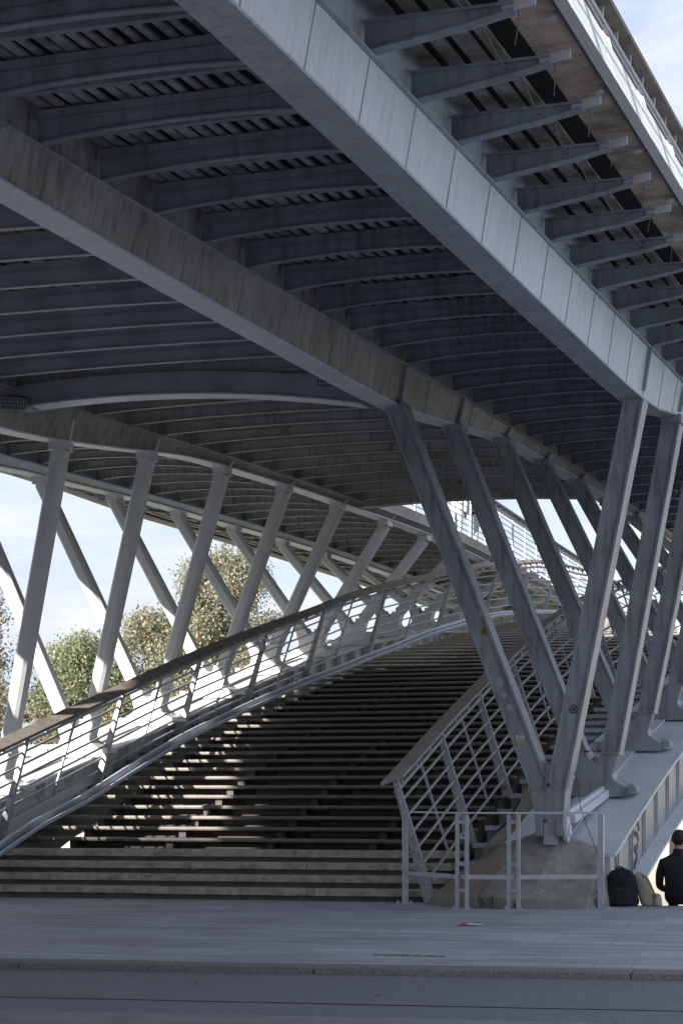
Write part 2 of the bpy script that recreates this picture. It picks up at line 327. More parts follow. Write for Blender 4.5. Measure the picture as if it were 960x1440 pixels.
def ibeam(x0, x1, s, zb, zt, rise, m, name='cross_beam', web=.02, fl=.07):
    """cross beam with an arched lower flange"""
    n = 10; P = []
    for i in range(n+1):
        u = i/n; P.append((x0+(x1-x0)*u, zb+rise*(1-(2*u-1)**2)**.9 if 0 < u < 1 else zb))
    a = MB()
    a.loft([[(x, s-web/2, z+.012), (x, s+web/2, z+.012), (x, s+web/2, zt), (x, s-web/2, zt)] for x, z in P])
    a.loft([[(x, s-fl/2, z), (x, s+fl/2, z), (x, s+fl/2, z+.014), (x, s-fl/2, z+.014)] for x, z in P])
    a.loft([[(x, s-fl/2, zt+.001), (x, s+fl/2, zt+.001), (x, s+fl/2, zt+.016), (x, s-fl/2, zt+.016)] for x, z in (P[0], P[-1])])
    a.loft([[(x, s-.02, zt+.018), (x, s+.07, zt+.018), (x, s+.07, zt+.095), (x, s-.02, zt+.095)] for x, z in (P[0], P[-1])])
    return a.build(name, m, bridge)
for s in ST:
    zf = ZF(s)
    if s > 8: ibeam(TG3(s)+.0, TG4(s)-.45, s, zf+.022, zf+.185, .07, RIBM)
    if 11 < s < S_OPEN-.3 and abs(s-22.9) > .45 and s < 22.5: ibeam(TG2(s)+.0, TG3(s)-.45, s, zf-.01, zf+.17, .05, BEAMB, fl=.07)
    elif 22.5 < s < S_OPEN-.3: ibeam(TG2(s)+.0, TG3(s)-.45, s, zf+.0, zf+.19, .08, WARMB)
    if 23 < s < 52: ibeam(TG1(s)+.0, TG2(s)-.45+.9*0, s, zf+.0, zf+.19, .08, WARMB)
for s in ST:
    if 8 < s < 40:
        q = s+.53; z0 = ZF(q)+.225
        MB().loft([[(x, q-.03, z0), (x, q+.03, z0), (x, q+.03, z0+.06), (x, q-.03, z0+.06)] for x in (TG3(q)+.02, TG4(q)-.40)]).build('joist', RIBM, bridge)
        if 11 < s < 35: MB().loft([[(x, q-.03, z0), (x, q+.03, z0), (x, q+.03, z0+.06), (x, q-.03, z0+.06)] for x in (TG2(q)+.3, TG3(q)-.40)]).build('joist', WARMB, bridge)
# cantilever brackets
def bracket(x0, x1, s, m, sg):
    zf = ZF(s); a = MB(); zt = zf+.235; ztip = zf+.25
    zi = zf+.03
    def sec(x, zb): return [(x, s-.012, zb), (x, s+.012, zb), (x, s+.012, zt), (x, s-.012, zt)]
    a.loft([sec(x0, zi), sec(x0+(x1-x0)*.72, zi+(ztip-.1-zi)*.86), sec(x1, ztip-.06)])
    for (xa, za), (xb, zb_) in (((x0, zi), (x0+(x1-x0)*.72, zi+(ztip-.1-zi)*.86)), ((x0+(x1-x0)*.72, zi+(ztip-.1-zi)*.86), (x1, ztip-.06))):
        a.loft([[(x, s-.055, z-.012), (x, s+.055, z-.012), (x, s+.055, z-.002), (x, s-.055, z-.002)] for x, z in ((xa, za), (xb, zb_))])
    a.loft([[(x, s-.05, zt-.02), (x, s+.05, zt-.02), (x, s+.05, zt-.002), (x, s-.05, zt-.002)] for x in (x0, x1)])
    o = a.build('cantilever_bracket', m, bridge)
    e = MB(); z0 = ztip-.048
    e.loft([[(x, s-.034, z-.03), (x, s-.018, z-.03), (x, s-.018, z+.035), (x, s-.034, z+.035)] for x, z in ((x1-sg*.08, z0-.0), (x1+sg*.14, z0+.022))])
    pt_ = e.build('end_plate', GALV, o)
    return o
for s in ST:
    if s > 7.5: bracket(TG4(s)-.03, -2.98, s, RIBM, 1)
    if 23 < s < 50: bracket(TG1(s)+.03, -16.45, s, WARM, -1)
# deck: underside boards run along the bridge, dark slab over them
def deck(xa, xb, s0, s1, slabm=DARK, dz=0, pitch=.125, wd=.075, m=PLANKU, name='deck_boards'):
    b = MB(); SS = frange(s0, s1, 2.0); x = min(xa(s0), xb(s0))+.03; hi = max(xa(s0), xb(s0)); i = 0; w0 = hi-x
    while x+wd < hi:
        u = (x-min(xa(s0), xb(s0)))/(hi-min(xa(s0), xb(s0)))
        wj = wd*random.uniform(.75, 1.2); off = random.uniform(-.01, .01)
        b.loft([[(xa(s)+(xb(s)-xa(s))*u, s, ZF(s)+.300*KD(s)+off), (xa(s)+(xb(s)-xa(s))*u+wj, s, ZF(s)+.300*KD(s)+off), (xa(s)+(xb(s)-xa(s))*u+wj, s, ZF(s)+.322*KD(s)+off), (xa(s)+(xb(s)-xa(s))*u, s, ZF(s)+.322*KD(s)+off)] for s in SS]); x += pitch
    o = b.build(name, m, bridge)
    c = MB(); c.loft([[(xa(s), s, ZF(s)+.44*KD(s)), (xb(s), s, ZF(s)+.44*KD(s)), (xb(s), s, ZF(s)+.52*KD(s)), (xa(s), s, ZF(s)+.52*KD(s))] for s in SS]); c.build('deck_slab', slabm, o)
    return o
deck(lambda s: -6.9, lambda s: -4.42, S0, SE); deck(lambda s: -3.94, lambda s: -3.12, S0, SE, m=mat('grimy_boards', (.27, .25, .23), .85, n=(2.6, 1.0), bump=.3, bscale=9, col2=(.05, .038, .03)), pitch=.17, wd=.12)
deck(lambda s: TG2(s)+.1, lambda s: -7.45, S0, S_OPEN, m=ROTTEN, wd=.2, pitch=.25); deck(lambda s: TG1(s)+.1, lambda s: TG2(s)-.45+.36, S0, SE, m=WARM)
deck(lambda s: -16.8, lambda s: TG1(s)-.05, S0, SE, m=WARM)
# slabs above girders
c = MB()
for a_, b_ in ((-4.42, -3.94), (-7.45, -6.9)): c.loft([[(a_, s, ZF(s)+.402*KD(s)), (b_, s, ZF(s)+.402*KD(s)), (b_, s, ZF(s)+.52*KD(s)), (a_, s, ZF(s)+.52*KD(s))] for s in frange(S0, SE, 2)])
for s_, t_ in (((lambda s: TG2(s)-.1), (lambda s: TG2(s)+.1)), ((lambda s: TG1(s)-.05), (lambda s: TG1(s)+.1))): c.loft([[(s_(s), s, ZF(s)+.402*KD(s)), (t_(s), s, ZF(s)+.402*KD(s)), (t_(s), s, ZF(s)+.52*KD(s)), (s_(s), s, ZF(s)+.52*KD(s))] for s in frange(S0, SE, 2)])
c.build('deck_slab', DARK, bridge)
# stained edge boards of the right deck and the dark kerb edge
m = MB(); s = 6.0
while s < SE-1.1:
    m.loft([[(-3.14, q, ZF(q)+.335*KD(q)), (-2.82, q, ZF(q)+.345*KD(q)), (-2.82, q, ZF(q)+.41*KD(q)), (-3.10, q, ZF(q)+.40*KD(q))] for q in (s+.008, s+1.062)]); s += 1.07
m.build('edge_board', ROTTEN, bridge)
m = MB(); m.loft([[(-2.815, q, ZF(q)+.32*KD(q)), (-2.79, q, ZF(q)+.32*KD(q)), (-2.79, q, ZF(q)+.47*KD(q)), (-2.815, q, ZF(q)+.47*KD(q))] for q in frange(S0, SE, 2)]); m.build('deck_edge', mat('edge_channel', (.07, .072, .078), .6, n=(4, .5)), bridge)
m = MB(); m.loft([[(-17.0, q, ZF(q)+.30*KD(q)), (-16.8, q, ZF(q)+.30*KD(q)), (-16.8, q, ZF(q)+.52*KD(q)), (-17.0, q, ZF(q)+.54*KD(q))] for q in frange(S0, SE, 2)]); m.build('deck_edge', WARM, bridge)
for xi, sg in ((lambda s: TG2(s)+.14, 1), (lambda s: -7.5, -1)):
    m = MB(); m.loft([[(xi(q), q, ZF(q)+.36*KD(q)), (xi(q)+sg*.10, q, ZF(q)+.36*KD(q)), (xi(q)+sg*.10, q, ZF(q)+.54*KD(q)), (xi(q), q, ZF(q)+.54*KD(q))] for q in frange(S_OPEN, SE, 2)]); m.build('deck_edge', WOOD, bridge)
# end beam of the middle bay with arched flange paled for bounce light
def endbeam(s, m1, m2):
    n = 16; P = [(-12.75+(5.75-.42)*i/n, 6.17-.16*(i/n)+.20*(1-(2*i/n-1)**2)) for i in range(n+1)]
    a = MB(); a.loft([[(x, s-.02, z+.03), (x, s+.22, z+.03), (x, s+.22, z+.30), (x, s-.02, z+.30)] for x, z in P]); o = a.build('end_beam', m1, bridge)
    b = MB(); b.loft([[(x, s-.06, z+.008), (x, s+.26, z+.008), (x, s+.26, z+.028), (x, s-.06, z+.028)] for x, z in P]); b.build('flange', m2, o)
endbeam(22.9, BEAMB, PALE)
a = MB(); a.loft([[(x, S_OPEN-.35, z), (x, S_OPEN-.1, z), (x, S_OPEN-.1, ZF(36)+.2), (x, S_OPEN-.35, ZF(36)+.2)] for x, z in [(-12.0+4.7*q/10, ZF(36)-.10+.09*(1-(2*q/10-1)**2)) for q in range(11)]]); a.build('end_beam', WARMB, bridge)

# V struts
def ipro(w_, d_, fl=.03, lip=.035):
    return [(-w_/2, -d_/2), (-w_/2+fl, -d_/2), (-w_/2+fl, -d_/2+lip), (w_/2-fl, -d_/2+lip), (w_/2-fl, -d_/2), (w_/2, -d_/2),
            (w_/2, d_/2), (w_/2-fl, d_/2), (w_/2-fl, d_/2-lip), (-w_/2+fl, d_/2-lip), (-w_/2+fl, d_/2), (-w_/2, d_/2)]
def rpro(w_, d_, c_=.045):
    h, k_ = w_/2, d_/2; return [(-h+c_, -k_), (h-c_, -k_), (h-c_*.3, -k_+c_*.3), (h, -k_+c_), (h, k_-c_), (h-c_, k_), (-h+c_, k_), (-h, k_-c_), (-h, -k_+c_), (-h+c_*.3, -k_+c_*.3)]
def vstrut(s, tf, zf_, tl, tr, first=False, m=STRUT):
    v = bpy.data.objects.new('v_strut', None); C.objects.link(v); v.parent = bridge; v['origin'] = (0, 0, 0)
    zt = ZB(s)-.026
    if not first:
        b = MB()
        out = [(-.50, 0), (-.49, .045), (-.40, .07), (-.26, .16), (-.235, .22), (-.32, .50), (-.10, .50), (-.05, .42), (0, .39), (.05, .42), (.10, .50), (.32, .50), (.235, .22), (.26, .16), (.40, .07), (.49, .045), (.50, 0), (.40, -.06), (-.40, -.06)]
        b.loft([[(tf+x, s-.15, zf_+z-.03) for x, z in out], [(tf+x, s+.15, zf_+z+.03) for x, z in out]])
        o = b.build('foot', m, v, bevel=.012)
        for x in (-.5, .5): MB().box(tf+x-.05, tf+x+.05, s-.17, s+.17, zf_-.02, zf_+.05).build('toe_plate', m, v)
        for x in (-.33, .09): MB().box(tf+x, tf+x+.24, s-.165, s+.165, zf_+.46, zf_+.485).build('weld_band', m, v)
        ends = ((tf-.21, tl), (tf+.21, tr)); zb = zf_+.47
    else:
        b = MB()
        out = [(-.15, 0), (-.165, .20), (-.225, .54), (.20, .54), (.165, .18), (.15, 0), (.08, 0), (.08, .19), (-.08, .19), (-.08, 0)]
        b.loft([[(tf+x, s-.16, zf_+z) for x, z in out], [(tf+x, s+.16, zf_+z) for x, z in out]])
        b.build('foot', m, v, bevel=.008)
        c = MB(); cu = [(-.10+.16*q/8, .885-.055*math.sin(math.pi*q/8)) for q in range(9)]
        c.loft([[(tf+x, s-.13, zf_+z) for x, z in cu]+[(tf+.02, s-.13, zf_+.55), (tf-.06, s-.13, zf_+.55)], [(tf+x, s+.13, zf_+z) for x, z in cu]+[(tf+.02, s+.13, zf_+.55), (tf-.06, s+.13, zf_+.55)]]); c.build('saddle', m, v)
        c = MB(); c.box(tf-.235, tf+.205, s-.166, s+.166, zf_+.535, zf_+.55); c.build('weld_band', m, v)
        c = MB(); c.bar((tf+.16, s-.0, zf_+.08), (tf+.20, s, zf_+.08), [(math.cos(a*math.pi/12)*.11, math.sin(a*math.pi/12)*.15) for a in range(24)], (0, 1, 0)); c.bar((tf+.20, s, zf_+.07), (tf+.225, s, zf_+.07), [(math.cos(a*math.pi/8)*.055, math.sin(a*math.pi/8)*.07) for a in range(16)], (0, 1, 0)); c.build('pin', PALE, v)
        c = MB(); c.box(tf-.078, tf+.078, s-.08, s+.08, zf_-.1, zf_+.17); c.build('bearing', GALV, v)
        ends = ((tf-.10, tl), (tf+.085, tr)); zb = zf_+.545
    for x0, x1 in ends:
        a = MB(); wd = .235
        p = ipro(wd, .30) if (first or (x1 > -6)) else ipro(wd, .28, .02, .02)
        if tf < -10: p = rpro(.205, .25)
        drop = 0 if first else .10
        a.bar((x0, s, zb), (x1, s, (zt if x1 != tr or tf < -10 else ZB4(s)-.026)-drop), p, (1, 0, 0)); a.build('arm', m, v)
        if not first:
            g = MB(); hw_ = .108 if tf < -10 else .125; z_ = zt; zt = (zt if x1 != tr or tf < -10 else ZB4(s)-.026)
            g.loft([[(x1-hw_, s-.15, zt-drop), (x1+hw_, s-.15, zt-drop), (x1+hw_, s+.15, zt-drop), (x1-hw_, s+.15, zt-drop)], [(x1-hw_-.004, s-.16, zt), (x1+hw_+.004, s-.16, zt), (x1+hw_+.004, s+.16, zt), (x1-hw_-.004, s+.16, zt)]])
            g.box(x1-hw_-.008, x1+hw_+.008, s-.165, s+.165, zt-drop-.012, zt-drop-.001); g.build('collar', m, v); zt = z_
    if True:   # slanted stiffeners on the outer web faces above the arm heads
        sg = 1 if tf > -10 else -1
        for x1, tt in ((tr, TG4(s)), (tl, TG3(s))) if sg > 0 else ((tr, TG2(s)+.36), ):
            zz = ZF(s) - .002
            MB().bar((tt-.08+.025, s, ZB(s)-.02), (tt+.025, s, zz), rect(.05, .05), (1, 0, 0)).build('web_stiffener', m, v)
    return v
P_ = 2.643
for n in range(0, 10):
    s = 22.9+P_*n
    vstrut(s, -5.08, .82 if n == 0 else ZAR(s), -6.97, -4.09, first=(n == 0))
for n in range(-1, 12):
    s = 24.486+P_*n
    if s > 24 or True: vstrut(s, -13.25, ZAL(s), TG1(s)+.19, TA2(s), m=WHITE)

# arch ribs
def arch(z, xi, xo, sg, s0, s1, m, name='arch_rib'):
    SS = frange(s0, s1, .8)
    a = MB(); w_ = (xo-xi)
    a.loft([[(xi, s, z(s)-.07), (xo, s, z(s)-.09), (xo, s, z(s)-.13), (xi, s, z(s)-.11)] for s in SS])
    o = a.build(name, m, bridge)
    b = MB(); wb = xo-sg*.25; wi = xi+sg*.25
    for xw in (wb, wi): b.loft([[(xw-.012, s, z(s)-.12), (xw+.012, s, z(s)-.12), (xw+.012, s, z(s)-1.06), (xw-.012, s, z(s)-1.06)] for s in SS])
    b.build('web', STRUT if m == PALE else m, o)
    b = MB(); b.loft([[(xi, s, z(s)-1.065), (xo-sg*.03, s, z(s)-1.065), (xo-sg*.03, s, z(s)-1.105), (xi, s, z(s)-1.105)] for s in SS])
    b.build('bottom_flange', m, o)
    rest = MB(); s = s0+.3; cnt = 0
    while s < s1:
        for ds in (0, .16):
            q = s+ds
            for xw, e, ln in ((wb, sg, .03), (wi, -sg, .12)):
                vis = (e > 0) and cnt < 48; b = MB() if vis else rest
                b.loft([[(xw+e*.013, q, z(q)-.135), (xw+e*ln, q, z(q)-.135), (xw+e*ln, q, z(q)-1.06), (xw+e*.013, q, z(q)-1.06)], [(xw+e*.013, q+.02, z(q)-.13), (xw+e*ln, q+.02, z(q)-.13), (xw+e*ln, q+.02, z(q)-1.055), (xw+e*.013, q+.02, z(q)-1.055)]])
                if vis: b.build('stiffener', GALV if m == PALE else m, o); cnt += 1
        s += .95
    rest.build('stiffener', m, o)['kind'] = 'stuff'
    b = MB(); b.loft([[(xi+sg*.45, s, z(s)-.066), (xi+sg*.75, s, z(s)-.066), (xi+sg*.75, s, z(s)-.045), (xi+sg*.45, s, z(s)-.045)] for s in SS]); b.build('cover_plate', m, o)
    return o
ARR = arch(ZAR, -5.78, -4.37, 1, 23.12, 84, PALE)
ARL = arch(ZAL, -12.98+.02, -14.1, -1, 22.4, 84, WHITE)
m = MB(); m.loft([[(-13.45, s, ZAL(s)-.062), (-13.05, s, ZLB(s)+.10*0-.02), (-12.975, s, ZLB(s)-.06), (-12.975, s, ZLB(s)-.16), (-13.45, s, ZAL(s)-.30)] for s in frange(21.5, 27.9, .6)]); m.build('skirt_plate', WHITE, bridge)
m = MB(); m.bar((-4.92, 23.05, 1.02), (-4.95, 25.3, 1.32), rect(.17, .10), (1, 0, 0)); m.bar((-4.92, 23.05, 1.10), (-4.95, 25.3, 1.38), rect(.05, .06), (1, 0, 0)); m.build('tie_box', PALE, bridge)

# ------------------------------------------------------------ staircase
TRL = lerp_tab([(20, -12.9), (36, -12.86), (38.5, -12.65), (41, -12.15), (43.5, -11.8), (47, -11.65), (90, -11.6)])     # left railing
TCH = lerp_tab([(20, -12.35), (34, -12.33), (36.4, -12.2), (38.9, -11.8), (41.9, -11.15), (45.4, -11.0), (90, -10.95)])  # wheel ramp
XC0, XC1 = -12.95, -6.62
stair = thing('staircase', 'wide stair of dark open treads with four stone steps at its foot', 'stairs')
for k_ in range(4):
    z1 = .146*(k_+1); y0 = 22.98+.30*k_
    a = MB(); b = MB(); x = -14.5
    while x < XC1-.15:
        ln = random.uniform(1.6, 2.4); x1 = min(x+ln, XC1+.05)
        if XC1+.05-x1 < .5: x1 = XC1+.05
        def yy(xx): return y0+.10*(xx+9.4)
        dz = random.uniform(-.004, .004); nn = max(2, int((x1-x)/.06)); rings = []
        for i in range(nn+1):
            xx = x+.004+(x1-x-.008)*i/nn; c_ = .012*noise.noise((xx*7, k_*3, 1)); c2 = max(0, noise.noise((xx*3.1, k_*9, 5))-.35)*.09
            rings.append([(xx, yy(xx)+c_+c2, z1-.082+dz), (xx, yy(xx)+c_*.5+c2, z1-.016+dz-c2*.5), (xx, yy(xx)+.02+c2, z1+dz-c2*.4), (xx, yy(xx)+.62, z1+dz), (xx, yy(xx)+.62, z1-.082+dz)])
        a.loft(rings)
        x = x1
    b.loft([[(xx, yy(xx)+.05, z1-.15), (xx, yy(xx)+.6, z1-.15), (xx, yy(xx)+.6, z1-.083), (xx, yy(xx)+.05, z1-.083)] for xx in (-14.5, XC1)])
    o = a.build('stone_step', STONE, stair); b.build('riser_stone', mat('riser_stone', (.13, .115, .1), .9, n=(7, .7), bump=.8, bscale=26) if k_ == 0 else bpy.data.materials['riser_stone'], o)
S_ST = []
s = 24.2
while s < 56:
    run = .44 if s < 27.5 else (.44+(s-27.5)/4.5*.2 if s < 32 else (.64 if s < 38 else .60))
    s += run; S_ST.append((s, run))
SX = [-12.15, -10.72, -9.28, -7.85]
for i, (s, run) in enumerate(S_ST):
    z = ZSTAIR(s); zp = ZSTAIR(s-run); XL = TRL(s)-.05
    a = MB()
    a.box(XL, XC1, s, s+min(run*.72, .40), z-.035, z-.004)
    a.tube([(XL, s+.0, z-.028), (XC1, s+.0, z-.028)], .028, 8)
    o = a.build('tread', TREADM, stair)
    xs = SX+[XC1]; stuff = i >= 25
    if i == 25: restr, rests = MB(), MB()
    for j in range((1 if s > 38 else 0), 4):
        b = restr if stuff else MB()
        x0, x1 = SX[j]+.34+.04*random.random(), xs[j+1]-.02
        b.box(x0, x1, s+.19, s+.205, zp+.01, z-.037)
        if not stuff: b.build('riser_plate', RISER, o)
    for x in SX[(1 if s > 38 else 0):]:
        c = rests if stuff else MB()
        c.box(x-.05, x+.05, s+.06, s+run+.02, zp-.03, z-.036)
        if not stuff: c.build('tread_support', RISER, o)
restr.build('riser_plate', RISER, stair)['kind'] = 'stuff'; rests.build('tread_support', RISER, stair)['kind'] = 'stuff'
a = MB()
for x in SX+[XC1-.1]: a.loft([[(x-.07, s, ZSTAIR(s)-.20), (x+.07, s, ZSTAIR(s)-.20), (x+.07, s, ZSTAIR(s)-.50), (x-.07, s, ZSTAIR(s)-.50)] for s in frange(24.6, 38 if x < -12 else 57, 1)])
a.loft([[(-12.86, s, ZSTAIR(s)-.06), (-12.80, s, ZSTAIR(s)-.06), (-12.80, s, ZSTAIR(s)-.5), (-12.86, s, ZSTAIR(s)-.5)] for s in frange(24.3, 35, 1)])
a.build('stringer', RISER, stair)
a = MB(); a.loft([[(TRL(s)+.8, s, ZSTAIR(s)-.42), (XC1, s, ZSTAIR(s)-.42), (XC1, s, ZSTAIR(s)-.45), (TRL(s)+.8, s, ZSTAIR(s)-.45)] for s in frange(24.6, 57, 1)]); a.build('soffit_plate', RISER, stair)
# landing at the top of the stair
a = MB(); a.box(-11.65, XC1, 56.2, 84, 6.0, 6.17); a.build('landing', TREADM, stair)
# wheel channel on the left of the stair
ZCH = lerp_tab([(22.4, .42), (24.0, .90), (25.4, 1.22), (27.0, 1.66), (29, 2.18), (31, 2.62), (33.5, 3.14), (36.4, 3.71), (37.6, 4.0), (38.9, 4.31), (40.1, 4.64), (41.9, 5.02), (43.5, 5.28), (45.4, 5.50), (49, 5.83), (53, 6.1), (57, 6.25)])
ch = thing('wheel_ramp', 'narrow blue grey steel channel ramp running up the left side of the stair', 'ramp')
def chan(x, s): z = ZCH(s)+.005; return [(x-.07, s, z-.05), (x+.09, s, z-.05), (x+.09, s, z+.0), (x+.07, s, z+.0), (x+.07, s, z-.035), (x-.02, s, z-.035), (x-.02, s, z+.03), (x-.07, s, z+.03)]
a = MB(); a.loft([chan(TCH(s), s) for s in frange(22.6, 57, .7)]); a.build('channel', BEAMB, ch)
a = MB(); a.tube([(TCH(s)+.08, s, ZCH(s)+.0) for s in frange(22.6, 57, .7)], .014); a.tube([(TCH(s)-.045, s, ZCH(s)+.045) for s in frange(22.6, 57, .7)], .02); a.build('edge_tube', PALE, ch)
# ledges (side steps) right of the right railing
sd = thing('side_steps', 'shallow grey steel ledge steps outside the right stair railing', 'steps')
for i in range(34):
    s = 24.3+.66*i; z = .45+.222*i if i < 6 else None
    z = ZSTAIR(s)-.16
    a = MB(); a.box(-6.58, -5.82, s, s+.66, z-.05, z)
    a.box(-6.58, -5.82, s-.015, s+.03, z-.052, z+.012); o = a.build('ledge', PALE, sd)
    b = MB(); b.box(-6.57, -5.83, s+.05, s+.07, z-.40, z-.051); b.build('riser_plate', STEEL, o)

# ------------------------------------------------------------ railings
def rail(name, label, tb, lean, zb, s0, s1, posts, thin, nrods=6, H=1.15, hm=WOOD, hw=.21, rr=.017, pw=.10, cat='railing', sgn=1, group=None):
    t = thing(name, label, cat, group)
    SS = frange(s0, s1, .5)
    def pt(s, u): return Vector((tb(s)+lean*u, s, zb(s)+H*u))
    a = MB()                                                       # plank handrail, tilted
    n_ = Vector((H, 0, -lean)).normalized()
    a.loft([[pt(s, 1)+n_*(-hw/2)+Vector((0, 0, -.02)), pt(s, 1)+n_*(hw/2)+Vector((0, 0, -.02)), pt(s, 1)+n_*(hw/2)+Vector((0, 0, .022)), pt(s, 1)+n_*(-hw/2)+Vector((0, 0, .022))] for s in SS])
    a.build('handrail', hm, t)
    a = MB(); a.tube([pt(s, .90) for s in SS], .027); a.build('top_tube', RAILM, t)
    for k in range(nrods):
        u = .80-(.80-.10)*k/(nrods-1)
        a = MB(); a.tube([pt(s, u) for s in SS], rr, 6); a.build('rod', RAILM, t)
    for s in posts:
        a = MB(); a.bar(pt(s, 0)-Vector((0, 0, .12)), pt(s, .975), rect(pw, .09), (1, 0, 0), rect(pw*.55, .05)); a.build('post', RAILM, t)
    for s in thin:
        a = MB(); a.bar(pt(s, .08), pt(s, .97), rect(.025, .04), (1, 0, 0)); a.build('baluster', RAILM, t)
    acc = MB(); bl = frange(s0+.25, s1-.1, .62)
    for bi, s in enumerate(bl):
        a = MB() if bi < 60 else acc
        a.bar(pt(s, .90), pt(s, .985), rect(.03, .05), (1, 0, 0), rect(.10, .05))
        if bi < 60: a.build('bracket', RAILM, t)
    if len(bl) > 60: acc.build('bracket', RAILM, t)['kind'] = 'stuff'
    return t
LP = [24.0+3.02*i for i in range(-1, 11)]
rail('stair_railing', 'long curving steel railing with brown plank handrail on the sunlit left side of the stair', TRL, .44, ZLB, 21.2, 84, LP, [p+1.5 for p in LP], H=1.35)
RP = [23.06+1.95*i for i in range(0, 18)]
zr = lerp_tab([(22.6, .0), (23.06, .13), (25.7, 1.0), (29.8, 2.24), (34.1, 3.30), (40, 4.35), (46, 5.22), (52, 5.85), (58, 6.15), (90, 5.9)])
rail('stair_railing', 'steel railing with broad grey plank handrail on the right side of the stair', lambda s: -6.6, -.45, zr, 22.95, 84, RP, [p+.97 for p in RP], H=1.38, hm=WOODR, hw=.30, rr=.019, pw=.13)
# deck railings round the opening in mid-span and along the outer edge
dp = [36.4+1.6*i for i in range(16)]
rail('deck_railing', 'railing with seven rods on the inner edge of the left deck above the opening', lambda s: TG2(s)+.2, .02, lambda s: ZF(s)+.54*KD(s), S_OPEN, 61, dp, [], nrods=7, H=1.15, hw=.18, rr=.012, pw=.05)
rail('deck_railing', 'railing on the inner edge of the right deck facing the opening', lambda s: -7.55, -.02, lambda s: ZF(s)+.54*KD(s), S_OPEN, 61, dp, [], nrods=7, H=1.15, hw=.18, rr=.012, pw=.05)
op = [6.5+1.6*i for i in range(30)]
outer = rail('deck_railing', 'plank topped railing with white sheets along the outer edge of the right deck', lambda s: -2.86, -.32, lambda s: ZF(s)+.42*KD(s), 4, 60, op, [], nrods=3, H=1.08, hw=.24, rr=.014, pw=.06)
a = MB()
for s0_ in frange(4, 58, 1.6):
    a.loft([[(-2.86-.32*u+.035, q, ZF(q)+.425*KD(q)+1.08*u) for u in (.05, .56)]+[(-2.86-.32*u+.043, q, ZF(q)+.425*KD(q)+1.08*u) for u in (.56, .05)] for q in (s0_+.01, s0_+1.585)])
a.build('white_sheet', PANEL, outer)

# ------------------------------------------------------------ concrete plinth under the first strut
pl = thing('concrete_plinth', 'sloping concrete footing carrying the first V strut behind the small barrier', 'plinth')
def poly(mb, pts_top, zb=-.02):
    n = len(pts_top); mb.add([(x, y, z) for x, y, z in pts_top]+[(x, y, zb) for x, y, z in pts_top], [tuple(range(n))]+[(i, (i+1) % n, (i+1) % n+n, i+n) for i in range(n)]+[tuple(range(2*n-1, n-1, -1))])
a = MB()                                      # centre ramp and right face
V = [(-5.78, 22.20, 0), (-5.15, 22.30, 0), (-4.56, 22.38, 0), (-4.40, 22.62, 0), (-5.78, 22.215, .13), (-5.15, 22.315, .11), (-4.56, 22.395, .09), (-4.40, 22.64, .10),
     (-5.41, 23.04, .82), (-5.00, 23.02, .82), (-4.54, 23.12, .67), (-5.41, 23.5, .80), (-5.0, 23.5, .80), (-4.50, 23.4, .66), (-5.41, 23.5, 0), (-4.45, 23.4, 0)]
a.add(V, [(0, 1, 5, 4), (1, 2, 6, 5), (2, 3, 7, 6), (4, 5, 9, 8), (5, 6, 10, 9), (6, 7, 10), (8, 9, 12, 11), (9, 10, 13, 12), (3, 15, 13, 10, 7), (0, 4, 8, 11, 14), (14, 11, 12, 13, 15)])
a.build('footing', CONC, pl)
a = MB()                                      # lower brown wing towards the stair and the ramp running up behind the foot
V = [(-6.52, 22.74, 0), (-5.785, 22.20, 0), (-6.52, 22.75, .08), (-5.785, 22.215, .13), (-5.415, 23.04, .815), (-5.80, 23.35, .70), (-6.42, 23.6, .33), (-5.415, 23.6, .80), (-6.42, 23.7, 0), (-5.415, 23.6, 0)]
a.add(V, [(0, 1, 3, 2), (2, 3, 4, 5), (2, 5, 6), (5, 4, 7), (6, 5, 7, 9, 8), (0, 2, 6, 8)])
a.build('wing', CONCB, pl)
a = MB(); a.loft([[(-6.05, 23.45, .66), (-5.45, 23.45, .76), (-5.45, 23.45, .3), (-6.05, 23.45, .3)], [(-6.12, 24.6, .86), (-5.45, 24.6, 1.0), (-5.45, 24.6, .4), (-6.12, 24.6, .4)], [(-6.10, 26.6, 1.62), (-5.6, 26.6, 1.66), (-5.6, 26.6, 1.0), (-6.10, 26.6, 1.0)]]); a.build('rear_ramp', CONCB, pl)
MORT = mat('rough_mortar', (.46, .45, .43), .9, n=(14, .9), bump=1, bscale=50)
MB().bar((-4.50, 22.50, .10), (-4.55, 23.11, .675), rect(.10, .025), (1, 0, 0)).build('edge_strip', MORT, pl); MB().bar((-5.15, 22.33, .125), (-5.0, 23.02, .83), rect(.07, .012), (1, 0, 0)).build('edge_strip', MORT, pl)

